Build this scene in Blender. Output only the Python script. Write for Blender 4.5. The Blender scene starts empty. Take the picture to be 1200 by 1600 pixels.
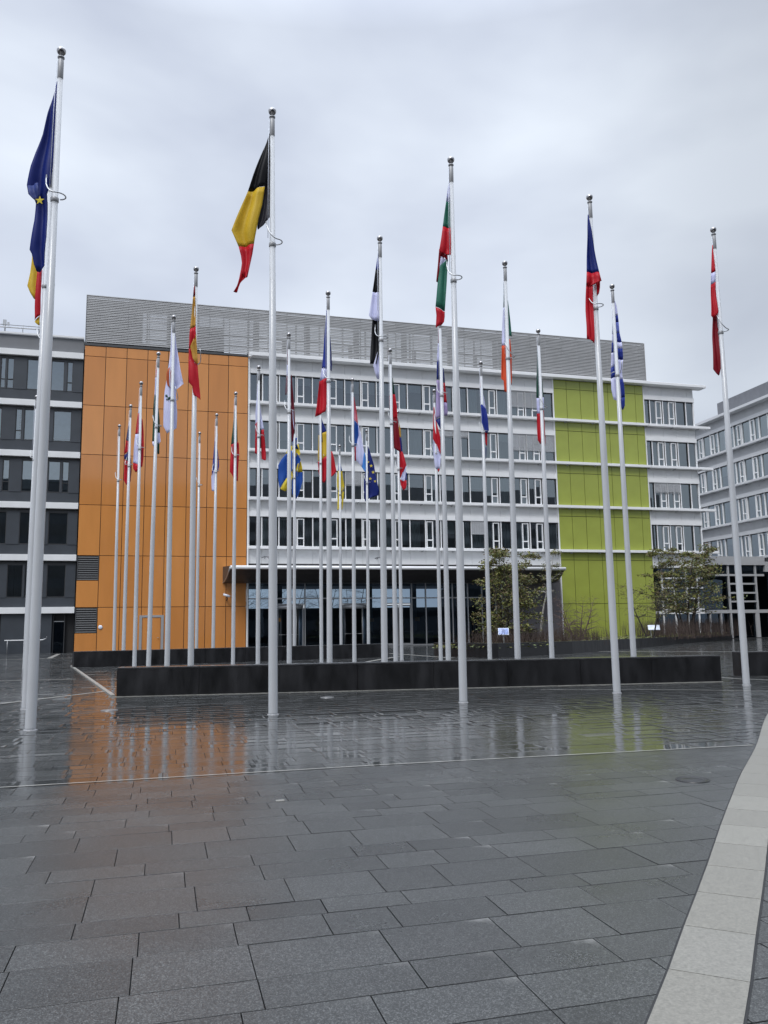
import bpy, math, random
import numpy as np
from mathutils import Matrix, Vector
random.seed(7); rng=np.random.default_rng(7)
S=bpy.context.scene
COL=S.collection
R=math.radians

# ---------------------------------------------------------------- camera
PITCH,ROLL=R(7.927),R(-0.845)
cp,sp=math.cos(PITCH),math.sin(PITCH)
fwd=Vector((0,cp,sp)); up0=Vector((0,-sp,cp)); r0=Vector((1,0,0))
cr,sr=math.cos(ROLL),math.sin(ROLL)
rt=cr*r0+sr*up0; up=-sr*r0+cr*up0
cam=bpy.data.cameras.new('camera'); co=bpy.data.objects.new('camera',cam); COL.objects.link(co)
m=Matrix.Identity(4)
for i in range(3):
    m[i][0]=rt[i]; m[i][1]=up[i]; m[i][2]=-fwd[i]
m[0][3],m[1][3],m[2][3]=0,0,1.6
co.matrix_world=m
cam.sensor_fit='VERTICAL'; cam.sensor_height=24.0; cam.lens=24.0*1283.9/1600
cam.clip_start=0.05; cam.clip_end=3000
S.camera=co
S.render.resolution_x=768; S.render.resolution_y=1024
# ---------------------------------------------------------------- sky, sun, exposure
SUN_EL,SUN_AZ=R(52),R(200)      # azimuth from +Y clockwise
w=bpy.data.worlds.new('World'); S.world=w; w.use_nodes=True
nt=w.node_tree; nt.nodes.clear()
N=nt.nodes.new; L=nt.links.new
out=N('ShaderNodeOutputWorld'); bg=N('ShaderNodeBackground'); L(bg.outputs[0],out.inputs[0])
sky=N('ShaderNodeTexSky'); sky.sky_type='NISHITA'; sky.sun_disc=False
sky.sun_elevation=SUN_EL; sky.sun_rotation=SUN_AZ
tc=N('ShaderNodeTexCoord')
mp=N('ShaderNodeMapping'); mp.inputs['Scale'].default_value=(1.0,1.0,2.4); mp.inputs['Rotation'].default_value=(0,0,0.9)
L(tc.outputs['Generated'],mp.inputs[0])
n1=N('ShaderNodeTexNoise'); n1.inputs['Scale'].default_value=1.7; n1.inputs['Detail'].default_value=5; n1.inputs['Roughness'].default_value=0.45; n1.inputs['Distortion'].default_value=0.2
L(mp.outputs[0],n1.inputs['Vector'])
cr1=N('ShaderNodeValToRGB'); e=cr1.color_ramp
e.elements[0].position=0.38; e.elements[0].color=(5.1,5.6,6.75,1)
e.elements[1].position=0.60; e.elements[1].color=(7.9,8.55,9.5,1)
L(n1.outputs[0],cr1.inputs[0])
# an overcast sky is brighter overhead than at the horizon
sx=N('ShaderNodeSeparateXYZ'); L(tc.outputs['Generated'],sx.inputs[0])
mr=N('ShaderNodeMapRange'); mr.inputs['From Min'].default_value=0.62; mr.inputs['From Max'].default_value=1.0
mr.inputs['To Min'].default_value=1.0; mr.inputs['To Max'].default_value=3.9
L(sx.outputs['Z'],mr.inputs['Value'])
# the cloud is thicker and darker towards the east (right)
mr2=N('ShaderNodeMapRange'); mr2.interpolation_type='SMOOTHSTEP'; mr2.inputs['From Min'].default_value=0.12; mr2.inputs['From Max'].default_value=0.42
mr2.inputs['To Min'].default_value=1.0; mr2.inputs['To Max'].default_value=0.74
L(sx.outputs['X'],mr2.inputs['Value'])
mm_=N('ShaderNodeMath'); mm_.operation='MULTIPLY'; L(mr.outputs[0],mm_.inputs[0]); L(mr2.outputs[0],mm_.inputs[1])
mu=N('ShaderNodeMix'); mu.data_type='RGBA'; mu.blend_type='MULTIPLY'; mu.inputs['Factor'].default_value=1
L(cr1.outputs[0],mu.inputs['A']); L(mm_.outputs[0],mu.inputs['B'])
mx=N('ShaderNodeMix'); mx.data_type='RGBA'; mx.inputs['Factor'].default_value=0.93
L(sky.outputs[0],mx.inputs['A']); L(mu.outputs['Result'],mx.inputs['B'])
L(mx.outputs['Result'],bg.inputs['Color'])
bg.inputs['Strength'].default_value=0.115
sl=bpy.data.lights.new('sun','SUN'); sl.energy=1.5; sl.angle=R(25); sl.color=(1.0,0.97,0.93)
so=bpy.data.objects.new('sun',sl); COL.objects.link(so)
d=Vector((math.sin(SUN_AZ)*math.cos(SUN_EL),math.cos(SUN_AZ)*math.cos(SUN_EL),math.sin(SUN_EL)))
so.rotation_euler=d.to_track_quat('Z','Y').to_euler(); so.location=(0,-20,40)
S.view_settings.view_transform='Standard'; S.view_settings.look='None'
S.view_settings.exposure=0.0; S.view_settings.gamma=1.0; S.view_settings.use_curve_mapping=False

# ---------------------------------------------------------------- materials
def srgb(r,g,b):
    f=lambda c:(c/255/12.92) if c/255<=0.04045 else ((c/255+0.055)/1.055)**2.4
    return (f(r),f(g),f(b),1)
MATS={}
def mat(name,col,rough=0.6,metal=0.0,var=0.0,vscale=3.0,bump=0.0,bscale=60,coat=0.0,spec=0.5,coords='Object',rvar=0.0,vstretch=(1,1,1)):
    if name in MATS: return MATS[name]
    mt=bpy.data.materials.new(name); mt.use_nodes=True
    t=mt.node_tree; b=t.nodes['Principled BSDF']
    b.inputs['Base Color'].default_value=(*col[:3],1); b.inputs['Roughness'].default_value=rough
    b.inputs['Metallic'].default_value=metal; b.inputs['Coat Weight'].default_value=coat
    b.inputs['Coat Roughness'].default_value=0.04
    b.inputs['Specular IOR Level'].default_value=spec
    if var or bump or rvar:
        c=t.nodes.new('ShaderNodeTexCoord'); mpp=t.nodes.new('ShaderNodeMapping'); mpp.inputs['Scale'].default_value=vstretch
        t.links.new(c.outputs[coords],mpp.inputs[0])
    if var or rvar:
        n=t.nodes.new('ShaderNodeTexNoise'); n.inputs['Scale'].default_value=vscale; n.inputs['Detail'].default_value=5
        t.links.new(mpp.outputs[0],n.inputs['Vector'])
    if var:
        r=t.nodes.new('ShaderNodeMapRange'); r.inputs['From Min'].default_value=0.3; r.inputs['From Max'].default_value=0.7
        r.inputs['To Min'].default_value=1-var; r.inputs['To Max'].default_value=1+var
        t.links.new(n.outputs[0],r.inputs['Value'])
        x=t.nodes.new('ShaderNodeMix'); x.data_type='RGBA'; x.blend_type='MULTIPLY'; x.inputs['Factor'].default_value=1
        x.inputs['A'].default_value=(*col[:3],1); t.links.new(r.outputs[0],x.inputs['B'])
        t.links.new(x.outputs['Result'],b.inputs['Base Color'])
    if rvar:
        r2=t.nodes.new('ShaderNodeMapRange'); r2.inputs['From Min'].default_value=0.3; r2.inputs['From Max'].default_value=0.7
        r2.inputs['To Min'].default_value=max(0.02,rough-rvar); r2.inputs['To Max'].default_value=rough+rvar
        t.links.new(n.outputs[0],r2.inputs['Value']); t.links.new(r2.outputs[0],b.inputs['Roughness'])
    if bump:
        n2=t.nodes.new('ShaderNodeTexNoise'); n2.inputs['Scale'].default_value=bscale; n2.inputs['Detail'].default_value=3
        t.links.new(mpp.outputs[0],n2.inputs['Vector'])
        bp=t.nodes.new('ShaderNodeBump'); bp.inputs['Strength'].default_value=bump; bp.inputs['Distance'].default_value=0.02
        t.links.new(n2.outputs[0],bp.inputs['Height']); t.links.new(bp.outputs[0],b.inputs['Normal'])
    MATS[name]=mt
    return mt
def glassmat(name,tint,ior,rough=0.0,refl=(0.92,0.96,1.0),bump=0.0):
    if name in MATS: return MATS[name]
    mt=bpy.data.materials.new(name); mt.use_nodes=True; t=mt.node_tree; t.nodes.clear()
    o=t.nodes.new('ShaderNodeOutputMaterial'); tr=t.nodes.new('ShaderNodeBsdfTransparent'); gl=t.nodes.new('ShaderNodeBsdfGlossy')
    tr.inputs[0].default_value=(*tint,1); gl.inputs['Color'].default_value=(*refl,1); gl.inputs['Roughness'].default_value=rough
    fr=t.nodes.new('ShaderNodeFresnel'); fr.inputs[0].default_value=ior
    mi=t.nodes.new('ShaderNodeMixShader')
    t.links.new(fr.outputs[0],mi.inputs[0]); t.links.new(tr.outputs[0],mi.inputs[1]); t.links.new(gl.outputs[0],mi.inputs[2]); t.links.new(mi.outputs[0],o.inputs[0])
    if bump:
        c=t.nodes.new('ShaderNodeTexCoord'); n2=t.nodes.new('ShaderNodeTexNoise'); n2.inputs['Scale'].default_value=0.5
        t.links.new(c.outputs['Object'],n2.inputs['Vector'])
        bp=t.nodes.new('ShaderNodeBump'); bp.inputs['Strength'].default_value=bump; bp.inputs['Distance'].default_value=0.05
        t.links.new(n2.outputs[0],bp.inputs['Height']); t.links.new(bp.outputs[0],gl.inputs['Normal'])
    MATS[name]=mt
    return mt
M={}
M['white']=mat('white_enamel',(0.84,0.845,0.85),0.4,var=0.04,vscale=0.6)
M['panel']=mat('pale_grey_panel',(0.77,0.775,0.775),0.45,var=0.05,vscale=0.7)
M['joint']=mat('dark_joint',(0.03,0.03,0.032),0.8)
M['frame_dark']=mat('dark_frame',(0.035,0.037,0.04),0.5)
M['orange']=mat('orange_panel',(0.58,0.238,0.066),0.10,var=0.06,vscale=0.8,coat=0.3,bump=0.05,bscale=0.9,vstretch=(1.6,1,0.35))
M['orange_b']=mat('orange_panel_b',(0.55,0.222,0.060),0.12,var=0.05,vscale=0.8,coat=0.3,bump=0.06,bscale=0.8,vstretch=(1.6,1,0.35))
M['orange_c']=mat('orange_panel_c',(0.61,0.255,0.072),0.09,var=0.05,vscale=0.8,coat=0.3,bump=0.06,bscale=0.8,vstretch=(1.6,1,0.35))
M['green']=mat('green_panel',(0.325,0.37,0.07),0.26,var=0.05,vscale=0.8,coat=0.1,bump=0.05,bscale=0.9)
M['slat']=mat('louvre_slat',(0.44,0.44,0.44),0.5,metal=0.2,var=0.06,vscale=1.2)
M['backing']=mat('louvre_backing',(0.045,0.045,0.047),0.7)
M['steel']=mat('galvanised_steel',(0.45,0.46,0.47),0.4,metal=0.5)
M['dgrey']=mat('dark_grey_cladding',(0.043,0.050,0.060),0.45,var=0.12,vscale=0.9)
M['mgrey']=mat('mid_grey_cladding',(0.17,0.175,0.185),0.5,var=0.06,vscale=0.8)
M['plantgrey']=mat('plant_screen_grey',(0.16,0.165,0.18),0.6,var=0.08,vscale=2)
M['interior']=mat('interior_grey',(0.22,0.23,0.23),0.8,var=0.3,vscale=0.7)
M['curtain']=mat('curtain_cloth',(0.74,0.80,0.80),0.8,var=0.15,vscale=4,vstretch=(6,6,0.2))
M['blind']=mat('blind_slat',(0.50,0.51,0.53),0.45,var=0.05)
M['soffit']=mat('dark_soffit',(0.045,0.042,0.043),0.45,var=0.1)
M['glass']=glassmat('window_glass',(0.74,0.80,0.82),2.9,refl=(0.84,0.94,1.0))
M['glass_low']=glassmat('lobby_glass',(0.27,0.34,0.41),1.7,refl=(0.62,0.80,1.0),bump=0.15)
M['granite']=mat('black_granite',(0.011,0.011,0.0125),0.42,var=0.6,vscale=3,rvar=0.1,vstretch=(1,1,0.3))
M['pole']=mat('pole_enamel',(0.50,0.515,0.535),0.26,coat=0.3,var=0.03,vscale=2)
M['poleband']=mat('pole_collar',(0.34,0.345,0.355),0.4,metal=0.15)
M['chrome']=mat('chrome_ball',(0.36,0.35,0.35),0.18,metal=1.0)
M['arm']=mat('arm_steel',(0.50,0.51,0.52),0.3,metal=0.7)
M['line']=mat('pale_stone_strip',(0.30,0.295,0.27),0.35,var=0.25,vscale=6)
M['soil']=mat('dark_soil',(0.04,0.033,0.025),0.9,var=0.4,vscale=8)
M['bark']=mat('tree_bark',(0.04,0.033,0.028),0.85,var=0.4,vscale=9)
M['birch']=mat('pale_bark',(0.42,0.40,0.37),0.8,var=0.4,vscale=7)
M['leafA']=mat('leaf_olive',(0.20,0.20,0.045),0.6)
M['leafB']=mat('leaf_brown',(0.13,0.095,0.045),0.65)
M['leafC']=mat('leaf_green',(0.09,0.115,0.032),0.6)
M['twig']=mat('twig_brown',(0.075,0.052,0.042),0.8,var=0.3,vscale=4)
M['twigpink']=mat('twig_pinkish',(0.13,0.085,0.075),0.8)
M['signface']=mat('sign_blue_face',(0.30,0.42,0.85),0.25,var=0.5,vscale=3,coords='Generated')
M['signwhite']=mat('sign_white_face',(0.72,0.76,0.85),0.25)
M['black']=mat('matte_black',(0.012,0.012,0.013),0.6)
M['asphalt']=mat('dark_asphalt',(0.016,0.016,0.017),0.55,var=0.2,vscale=3)
M['manhole']=mat('cast_iron',(0.035,0.035,0.036),0.35,metal=0.4)
M['lobbywood']=mat('lobby_interior',(0.05,0.055,0.06),0.7,var=0.5,vscale=0.5)
M['amber']=mat('amber_sign',(0.45,0.22,0.05),0.5)

# ---------------------------------------------------------------- helpers
class MB:
    def __init__(s): s.v=[]; s.f=[]; s.mi=[]; s.mats=[]; s.sm=[]
    def m(s,mt):
        if mt not in s.mats: s.mats.append(mt)
        return s.mats.index(mt)
    def box(s,x0,x1,y0,y1,z0,z1,mt):
        b=len(s.v); k=s.m(mt)
        s.v+=[(x0,y0,z0),(x1,y0,z0),(x1,y1,z0),(x0,y1,z0),(x0,y0,z1),(x1,y0,z1),(x1,y1,z1),(x0,y1,z1)]
        for q in ((0,3,2,1),(4,5,6,7),(0,1,5,4),(1,2,6,5),(2,3,7,6),(3,0,4,7)):
            s.f.append(tuple(b+i for i in q)); s.mi.append(k); s.sm.append(False)
        return s
    def quad(s,a,b_,c,d_,mt,smooth=False):
        b=len(s.v); s.v+=[tuple(a),tuple(b_),tuple(c),tuple(d_)]; s.f.append((b,b+1,b+2,b+3)); s.mi.append(s.m(mt)); s.sm.append(smooth)
    def tri(s,a,b_,c,mt):
        b=len(s.v); s.v+=[tuple(a),tuple(b_),tuple(c)]; s.f.append((b,b+1,b+2)); s.mi.append(s.m(mt)); s.sm.append(False)
    def tube(s,pts,rad,mt,n=8,cap=True):
        pts=[Vector(p) for p in pts]; k=s.m(mt); b=len(s.v)
        if not hasattr(rad,'__len__'): rad=[rad]*len(pts)
        for i,p in enumerate(pts):
            t=(pts[min(i+1,len(pts)-1)]-pts[max(i-1,0)]).normalized()
            a=Vector((0,0,1)) if abs(t.z)<0.9 else Vector((1,0,0))
            e1=t.cross(a).normalized(); e2=t.cross(e1)
            for j in range(n):
                an=2*math.pi*j/n; q=p+rad[i]*(math.cos(an)*e1+math.sin(an)*e2); s.v.append(tuple(q))
        for i in range(len(pts)-1):
            for j in range(n):
                s.f.append((b+i*n+j,b+(i+1)*n+j,b+(i+1)*n+(j+1)%n,b+i*n+(j+1)%n)); s.mi.append(k); s.sm.append(True)
        if cap:
            s.f.append(tuple(b+j for j in range(n))); s.mi.append(k); s.sm.append(False)
            e=b+(len(pts)-1)*n; s.f.append(tuple(e+n-1-j for j in range(n))); s.mi.append(k); s.sm.append(False)
        return s
    def lathe(s,prof,mt,n=20,c=(0,0)):
        b=len(s.v); k=s.m(mt)
        for r,z in prof:
            for j in range(n):
                an=2*math.pi*j/n; s.v.append((c[0]+r*math.cos(an),c[1]+r*math.sin(an),z))
        for i in range(len(prof)-1):
            for j in range(n):
                s.f.append((b+i*n+j,b+i*n+(j+1)%n,b+(i+1)*n+(j+1)%n,b+(i+1)*n+j)); s.mi.append(k); s.sm.append(True)
        return s
    def prism(s,poly,z0,z1,mt):
        b=len(s.v); n=len(poly); k=s.m(mt)
        for x,y in poly: s.v.append((x,y,z0))
        for x,y in poly: s.v.append((x,y,z1))
        s.f.append(tuple(b+n+i for i in range(n))); s.mi.append(k); s.sm.append(False)
        s.f.append(tuple(b+n-1-i for i in range(n))); s.mi.append(k); s.sm.append(False)
        for i in range(n):
            j=(i+1)%n; s.f.append((b+i,b+j,b+n+j,b+n+i)); s.mi.append(k); s.sm.append(False)
        return s
    def mesh(s,name):
        me=bpy.data.meshes.new(name); me.from_pydata(s.v,[],s.f)
        for mt in s.mats: me.materials.append(mt)
        me.polygons.foreach_set('material_index',s.mi); me.polygons.foreach_set('use_smooth',s.sm)
        me.update(); return me
    def build(s,name,parent=None,loc=(0,0,0),rz=0):
        return link(name,s.mesh(name),parent,loc,rz)
def link(name,data,parent=None,loc=(0,0,0),rz=0):
    o=bpy.data.objects.new(name,data); COL.objects.link(o); o.location=loc; o.rotation_euler=(0,0,rz)
    if parent: o.parent=parent
    return o
def bevel(o,wd=0.01,seg=1):
    b=o.modifiers.new('bevel','BEVEL'); b.width=wd; b.segments=seg; b.limit_method='ANGLE'; return o
def tag(o,label=None,cat=None,group=None,kind=None):
    if label: o['label']=label
    if cat: o['category']=cat
    if group: o['group']=group
    if kind: o['kind']=kind
    return o
def empty(name,loc=(0,0,0),rz=0):
    o=bpy.data.objects.new(name,None); COL.objects.link(o); o.location=loc; o.rotation_euler=(0,0,rz); o.empty_display_size=0.3; return o
A=R(15.5); P0=(2.0,69.6)
def W(u,w,z=0):   # facade frame to world
    return Vector((P0[0]+u*math.cos(A)-w*math.sin(A),P0[1]+u*math.sin(A)+w*math.cos(A),z))
# ---------------------------------------------------------------- ground
g=MB(); g.quad((-900,-900,-0.03),(900,-900,-0.03),(900,900,-0.03),(-900,900,-0.03),M['asphalt'])
tag(g.build('ground'),kind='structure')
GA=R(15.0)
def pavmat():
    mt=bpy.data.materials.new('wet_granite_paving'); mt.use_nodes=True; t=mt.node_tree; b=t.nodes['Principled BSDF']
    Nn=t.nodes.new; Lk=t.links.new
    at=Nn('ShaderNodeAttribute'); at.attribute_name='slab'
    tc=Nn('ShaderNodeTexCoord')
    sp_=Nn('ShaderNodeTexNoise'); sp_.inputs['Scale'].default_value=60; sp_.inputs['Detail'].default_value=5; sp_.inputs['Roughness'].default_value=0.85
    Lk(tc.outputs['Object'],sp_.inputs['Vector'])
    blot=Nn('ShaderNodeTexNoise'); blot.inputs['Scale'].default_value=0.9; blot.inputs['Detail'].default_value=6; blot.inputs['Roughness'].default_value=0.6
    Lk(tc.outputs['Object'],blot.inputs['Vector'])
    r1=Nn('ShaderNodeMapRange'); r1.inputs['From Min'].default_value=0.32; r1.inputs['From Max'].default_value=0.68; r1.inputs['To Min'].default_value=0.6; r1.inputs['To Max'].default_value=1.4
    Lk(sp_.outputs[0],r1.inputs['Value'])
    r2=Nn('ShaderNodeMapRange'); r2.inputs['From Min'].default_value=0.3; r2.inputs['From Max'].default_value=0.7; r2.inputs['To Min'].default_value=0.86; r2.inputs['To Max'].default_value=1.14
    Lk(blot.outputs[0],r2.inputs['Value'])
    sep=Nn('ShaderNodeSeparateColor'); Lk(at.outputs['Color'],sep.inputs[0])
    vo=Nn('ShaderNodeTexVoronoi'); vo.inputs['Scale'].default_value=190; Lk(tc.outputs['Object'],vo.inputs['Vector'])
    vs=Nn('ShaderNodeSeparateColor'); Lk(vo.outputs['Color'],vs.inputs[0])
    vp=Nn('ShaderNodeMath'); vp.operation='POWER'; vp.inputs[1].default_value=3.0; Lk(vs.outputs[0],vp.inputs[0])
    vr=Nn('ShaderNodeMapRange'); vr.inputs['To Min'].default_value=0.70; vr.inputs['To Max'].default_value=2.7; Lk(vp.outputs[0],vr.inputs['Value'])
    m0=Nn('ShaderNodeMath'); m0.operation='MULTIPLY'; Lk(r1.outputs[0],m0.inputs[0]); Lk(vr.outputs[0],m0.inputs[1])
    m1=Nn('ShaderNodeMath'); m1.operation='MULTIPLY'; Lk(m0.outputs[0],m1.inputs[0]); Lk(r2.outputs[0],m1.inputs[1])
    m2=Nn('ShaderNodeMath'); m2.operation='MULTIPLY'; Lk(m1.outputs[0],m2.inputs[0]); Lk(sep.outputs[0],m2.inputs[1])
    cmx=Nn('ShaderNodeMix'); cmx.data_type='RGBA'; cmx.blend_type='MULTIPLY'; cmx.inputs['Factor'].default_value=1
    cmx.inputs['A'].default_value=(0.045,0.0465,0.0455,1); Lk(m2.outputs[0],cmx.inputs['B'])
    # wetness: G channel of the slab attribute (1 = standing film of water)
    rr=Nn('ShaderNodeMapRange'); rr.inputs['From Min'].default_value=0.35; rr.inputs['From Max'].default_value=0.65; rr.inputs['To Min'].default_value=-0.03; rr.inputs['To Max'].default_value=0.06
    Lk(blot.outputs[0],rr.inputs['Value'])
    rb=Nn('ShaderNodeMapRange'); rb.inputs['To Min'].default_value=0.36; rb.inputs['To Max'].default_value=0.035
    Lk(sep.outputs[1],rb.inputs['Value'])
    ad=Nn('ShaderNodeMath'); ad.operation='ADD'; ad.use_clamp=True; Lk(rr.outputs[0],ad.inputs[0]); Lk(rb.outputs[0],ad.inputs[1])
    mxm=Nn('ShaderNodeMath'); mxm.operation='MAXIMUM'; mxm.inputs[1].default_value=0.045; Lk(ad.outputs[0],mxm.inputs[0])
    Lk(mxm.outputs[0],b.inputs['Roughness'])
    b.inputs['Specular IOR Level'].default_value=0.5
    bn=Nn('ShaderNodeTexNoise'); bn.inputs['Scale'].default_value=240; bn.inputs['Detail'].default_value=2; Lk(tc.outputs['Object'],bn.inputs['Vector'])
    bp=Nn('ShaderNodeBump'); bp.inputs['Distance'].default_value=0.003
    bs=Nn('ShaderNodeMapRange'); bs.inputs['To Min'].default_value=0.35; bs.inputs['To Max'].default_value=0.0; Lk(sep.outputs[1],bs.inputs['Value']); Lk(bs.outputs[0],bp.inputs['Strength'])
    Lk(bn.outputs[0],bp.inputs['Height'])
    # worn, slightly rounded slab edges, from the distance to the slab's own edges
    ea=Nn('ShaderNodeAttribute'); ea.attribute_name='edge_a'; eb=Nn('ShaderNodeAttribute'); eb.attribute_name='edge_b'
    mn=Nn('ShaderNodeVectorMath'); mn.operation='MINIMUM'; Lk(ea.outputs['Vector'],mn.inputs[0]); Lk(eb.outputs['Vector'],mn.inputs[1])
    sx2=Nn('ShaderNodeSeparateXYZ'); Lk(mn.outputs[0],sx2.inputs[0])
    mm=Nn('ShaderNodeMath'); mm.operation='MINIMUM'; Lk(sx2.outputs[0],mm.inputs[0]); Lk(sx2.outputs[1],mm.inputs[1])
    pr=Nn('ShaderNodeMapRange'); pr.interpolation_type='SMOOTHSTEP'; pr.inputs['From Max'].default_value=0.06; Lk(mm.outputs[0],pr.inputs['Value'])
    b2=Nn('ShaderNodeBump'); b2.inputs['Distance'].default_value=0.0035; bs2=Nn('ShaderNodeMapRange'); bs2.inputs['To Min'].default_value=0.0; bs2.inputs['To Max'].default_value=1.0; Lk(at.outputs['Alpha'],bs2.inputs['Value']); Lk(bs2.outputs[0],b2.inputs['Strength'])
    Lk(pr.outputs[0],b2.inputs['Height']); Lk(bp.outputs[0],b2.inputs['Normal']); Lk(b2.outputs[0],b.inputs['Normal'])
    # dried pale salts in one corner of some slabs
    sb=Nn('ShaderNodeSeparateXYZ'); Lk(eb.outputs['Vector'],sb.inputs[0])
    mm1=Nn('ShaderNodeMath'); mm1.operation='MULTIPLY'; mm1.inputs[1].default_value=0.9; Lk(sb.outputs[0],mm1.inputs[0])
    mm2=Nn('ShaderNodeMath'); mm2.operation='MULTIPLY'; mm2.inputs[1].default_value=1.5; Lk(sb.outputs[1],mm2.inputs[0])
    s1=Nn('ShaderNodeMath'); s1.operation='ADD'; Lk(mm1.outputs[0],s1.inputs[0]); Lk(mm2.outputs[0],s1.inputs[1])
    cn=Nn('ShaderNodeTexNoise'); cn.inputs['Scale'].default_value=22; cn.inputs['Detail'].default_value=4; Lk(tc.outputs['Object'],cn.inputs['Vector'])
    s2=Nn('ShaderNodeMath'); s2.operation='MULTIPLY_ADD'; s2.inputs[1].default_value=0.2; Lk(cn.outputs[0],s2.inputs[0]); Lk(s1.outputs[0],s2.inputs[2])
    cr_=Nn('ShaderNodeMapRange'); cr_.interpolation_type='SMOOTHSTEP'; cr_.inputs['From Min'].default_value=0.09; cr_.inputs['From Max'].default_value=0.27; cr_.inputs['To Min'].default_value=1; cr_.inputs['To Max'].default_value=0
    Lk(s2.outputs[0],cr_.inputs['Value'])
    s3=Nn('ShaderNodeMath'); s3.operation='MULTIPLY'; Lk(cr_.outputs[0],s3.inputs[0]); Lk(sep.outputs[2],s3.inputs[1])
    cm3=Nn('ShaderNodeMix'); cm3.data_type='RGBA'; Lk(s3.outputs[0],cm3.inputs['Factor']); Lk(cmx.outputs['Result'],cm3.inputs['A']); cm3.inputs['B'].default_value=(0.20,0.198,0.19,1)
    Lk(cm3.outputs['Result'],b.inputs['Base Color'])
    return mt
def paving():
    qs=[-3.0]; wd=[0.31,0.44,0.34,0.25,0.47,0.35,0.28,0.45,0.30]
    # rows measured near the camera, then a shuffled repeat
    meas=[3.75,4.06,4.50,4.84,5.09,5.56,5.91,6.19,6.65]
    rows=[]; q=meas[0]
    back=[]
    while q>-3: back.append(q); q-=random.choice(wd)
    rows=back[::-1]+meas[1:]
    q=rows[-1]
    while q<66: q+=random.choice(wd); rows.append(q)
    V=[];C=[]
    gap=0.0016
    for a,b in zip(rows[:-1],rows[1:]):
        h_=b-a
        p=-48+random.random()*0.8
        while p<58:
            ln=random.choice([0.40,0.46,0.52,0.58,0.64,0.76])*(0.95 if h_<0.35 else 1.08)
            x0,x1,y0,y1=p+gap*1.1,p+ln-gap*1.1,a+gap*2.0,b-gap*2.0
            # cull far outside of anything seen
            cx=(x0+x1)/2*math.cos(GA)-(y0+y1)/2*math.sin(GA); cy=(x0+x1)/2*math.sin(GA)+(y0+y1)/2*math.cos(GA)
            if cy>-3 and abs(cx)<0.62*max(cy,0)+9:
                qq=(y0+y1)/2; pud=(qq>9.6 and qq<13.6+0.9*math.sin(p*0.9)+0.5*math.sin(p*2.3) and -4.2<p<6.2); tz=rng.normal(0,0.0004 if qq<9.6 else (0.0003 if pud else 0.0010),4) ; base=rng.normal(0,0.0006)
                wet=0.12+0.12*random.random()+0.45*min(1,max(0,(qq-7.2)/2.4))**1.5
                if (y0+y1)/2>9.6: wet=0.80+0.2*random.random()
                V.append((x0,x1,y0,y1,*(tz+base)))
                C.append((random.uniform(0.80,1.16),wet,(random.random()**2 if random.random()<0.45 else 0)*(1 if qq<9.6 else 0.2),0.06 if qq<9.6 else (0.22 if pud else 0.75+0.25*random.random())))
            p+=ln
    n=len(V); V=np.array(V)
    ca,sa=math.cos(GA),math.sin(GA)
    bv=0.0018
    def P(x,y,z): return np.stack([x*ca-y*sa,x*sa+y*ca,z],1)
    x0,x1,y0,y1,z0,z1,z2,z3=V.T
    top=[P(x0+bv,y0+bv,z0),P(x1-bv,y0+bv,z1),P(x1-bv,y1-bv,z2),P(x0+bv,y1-bv,z3)]
    mid=[P(x0,y0,z0-bv),P(x1,y0,z1-bv),P(x1,y1,z2-bv),P(x0,y1,z3-bv)]
    verts=np.stack(top+mid,1).reshape(-1,3)
    base=np.arange(n)[:,None]*8
    F=[[0,1,2,3],[4,5,1,0],[5,6,2,1],[6,7,3,2],[7,4,0,3]]
    faces=(base[:,None,:]+np.array(F)[None]).reshape(-1,4)
    me=bpy.data.meshes.new('plaza_paving')
    me.vertices.add(len(verts)); me.vertices.foreach_set('co',verts.ravel())
    me.loops.add(faces.size); me.loops.foreach_set('vertex_index',faces.ravel().astype(np.int32))
    me.polygons.add(len(faces)); me.polygons.foreach_set('loop_start',np.arange(0,faces.size,4,dtype=np.int32))
    me.update(calc_edges=True)
    at=me.attributes.new('slab','FLOAT_COLOR','FACE')
    cc=np.ones((n,5,4),dtype=np.float32); C=np.array(C,dtype=np.float32)
    cc[:,:,0]=C[:,None,0]; cc[:,:,1]=C[:,None,1]; cc[:,:,2]=C[:,None,2]; cc[:,:,3]=C[:,None,3]
    cc[:,1:,0]*=0.35
    at.data.foreach_set('color',cc.ravel())
    ln_=(x1-x0); hn_=(y1-y0); z_=np.zeros(n)
    cu=[(z_,z_),(ln_,z_),(ln_,hn_),(z_,hn_)]
    e0=np.zeros((n,5,4,2),dtype=np.float32); e1=np.ones((n,5,4,2),dtype=np.float32)
    for q in range(4):
        e0[:,0,q,0]=cu[q][0]; e0[:,0,q,1]=cu[q][1]; e1[:,0,q,0]=ln_-cu[q][0]; e1[:,0,q,1]=hn_-cu[q][1]
    a0=me.attributes.new('edge_a','FLOAT2','CORNER'); a0.data.foreach_set('vector',e0.ravel())
    a1=me.attributes.new('edge_b','FLOAT2','CORNER'); a1.data.foreach_set('vector',e1.ravel())
    me.materials.append(pavmat())
    me.shade_flat()
    return link('paving',me)
tag(paving(),kind='structure')
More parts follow.
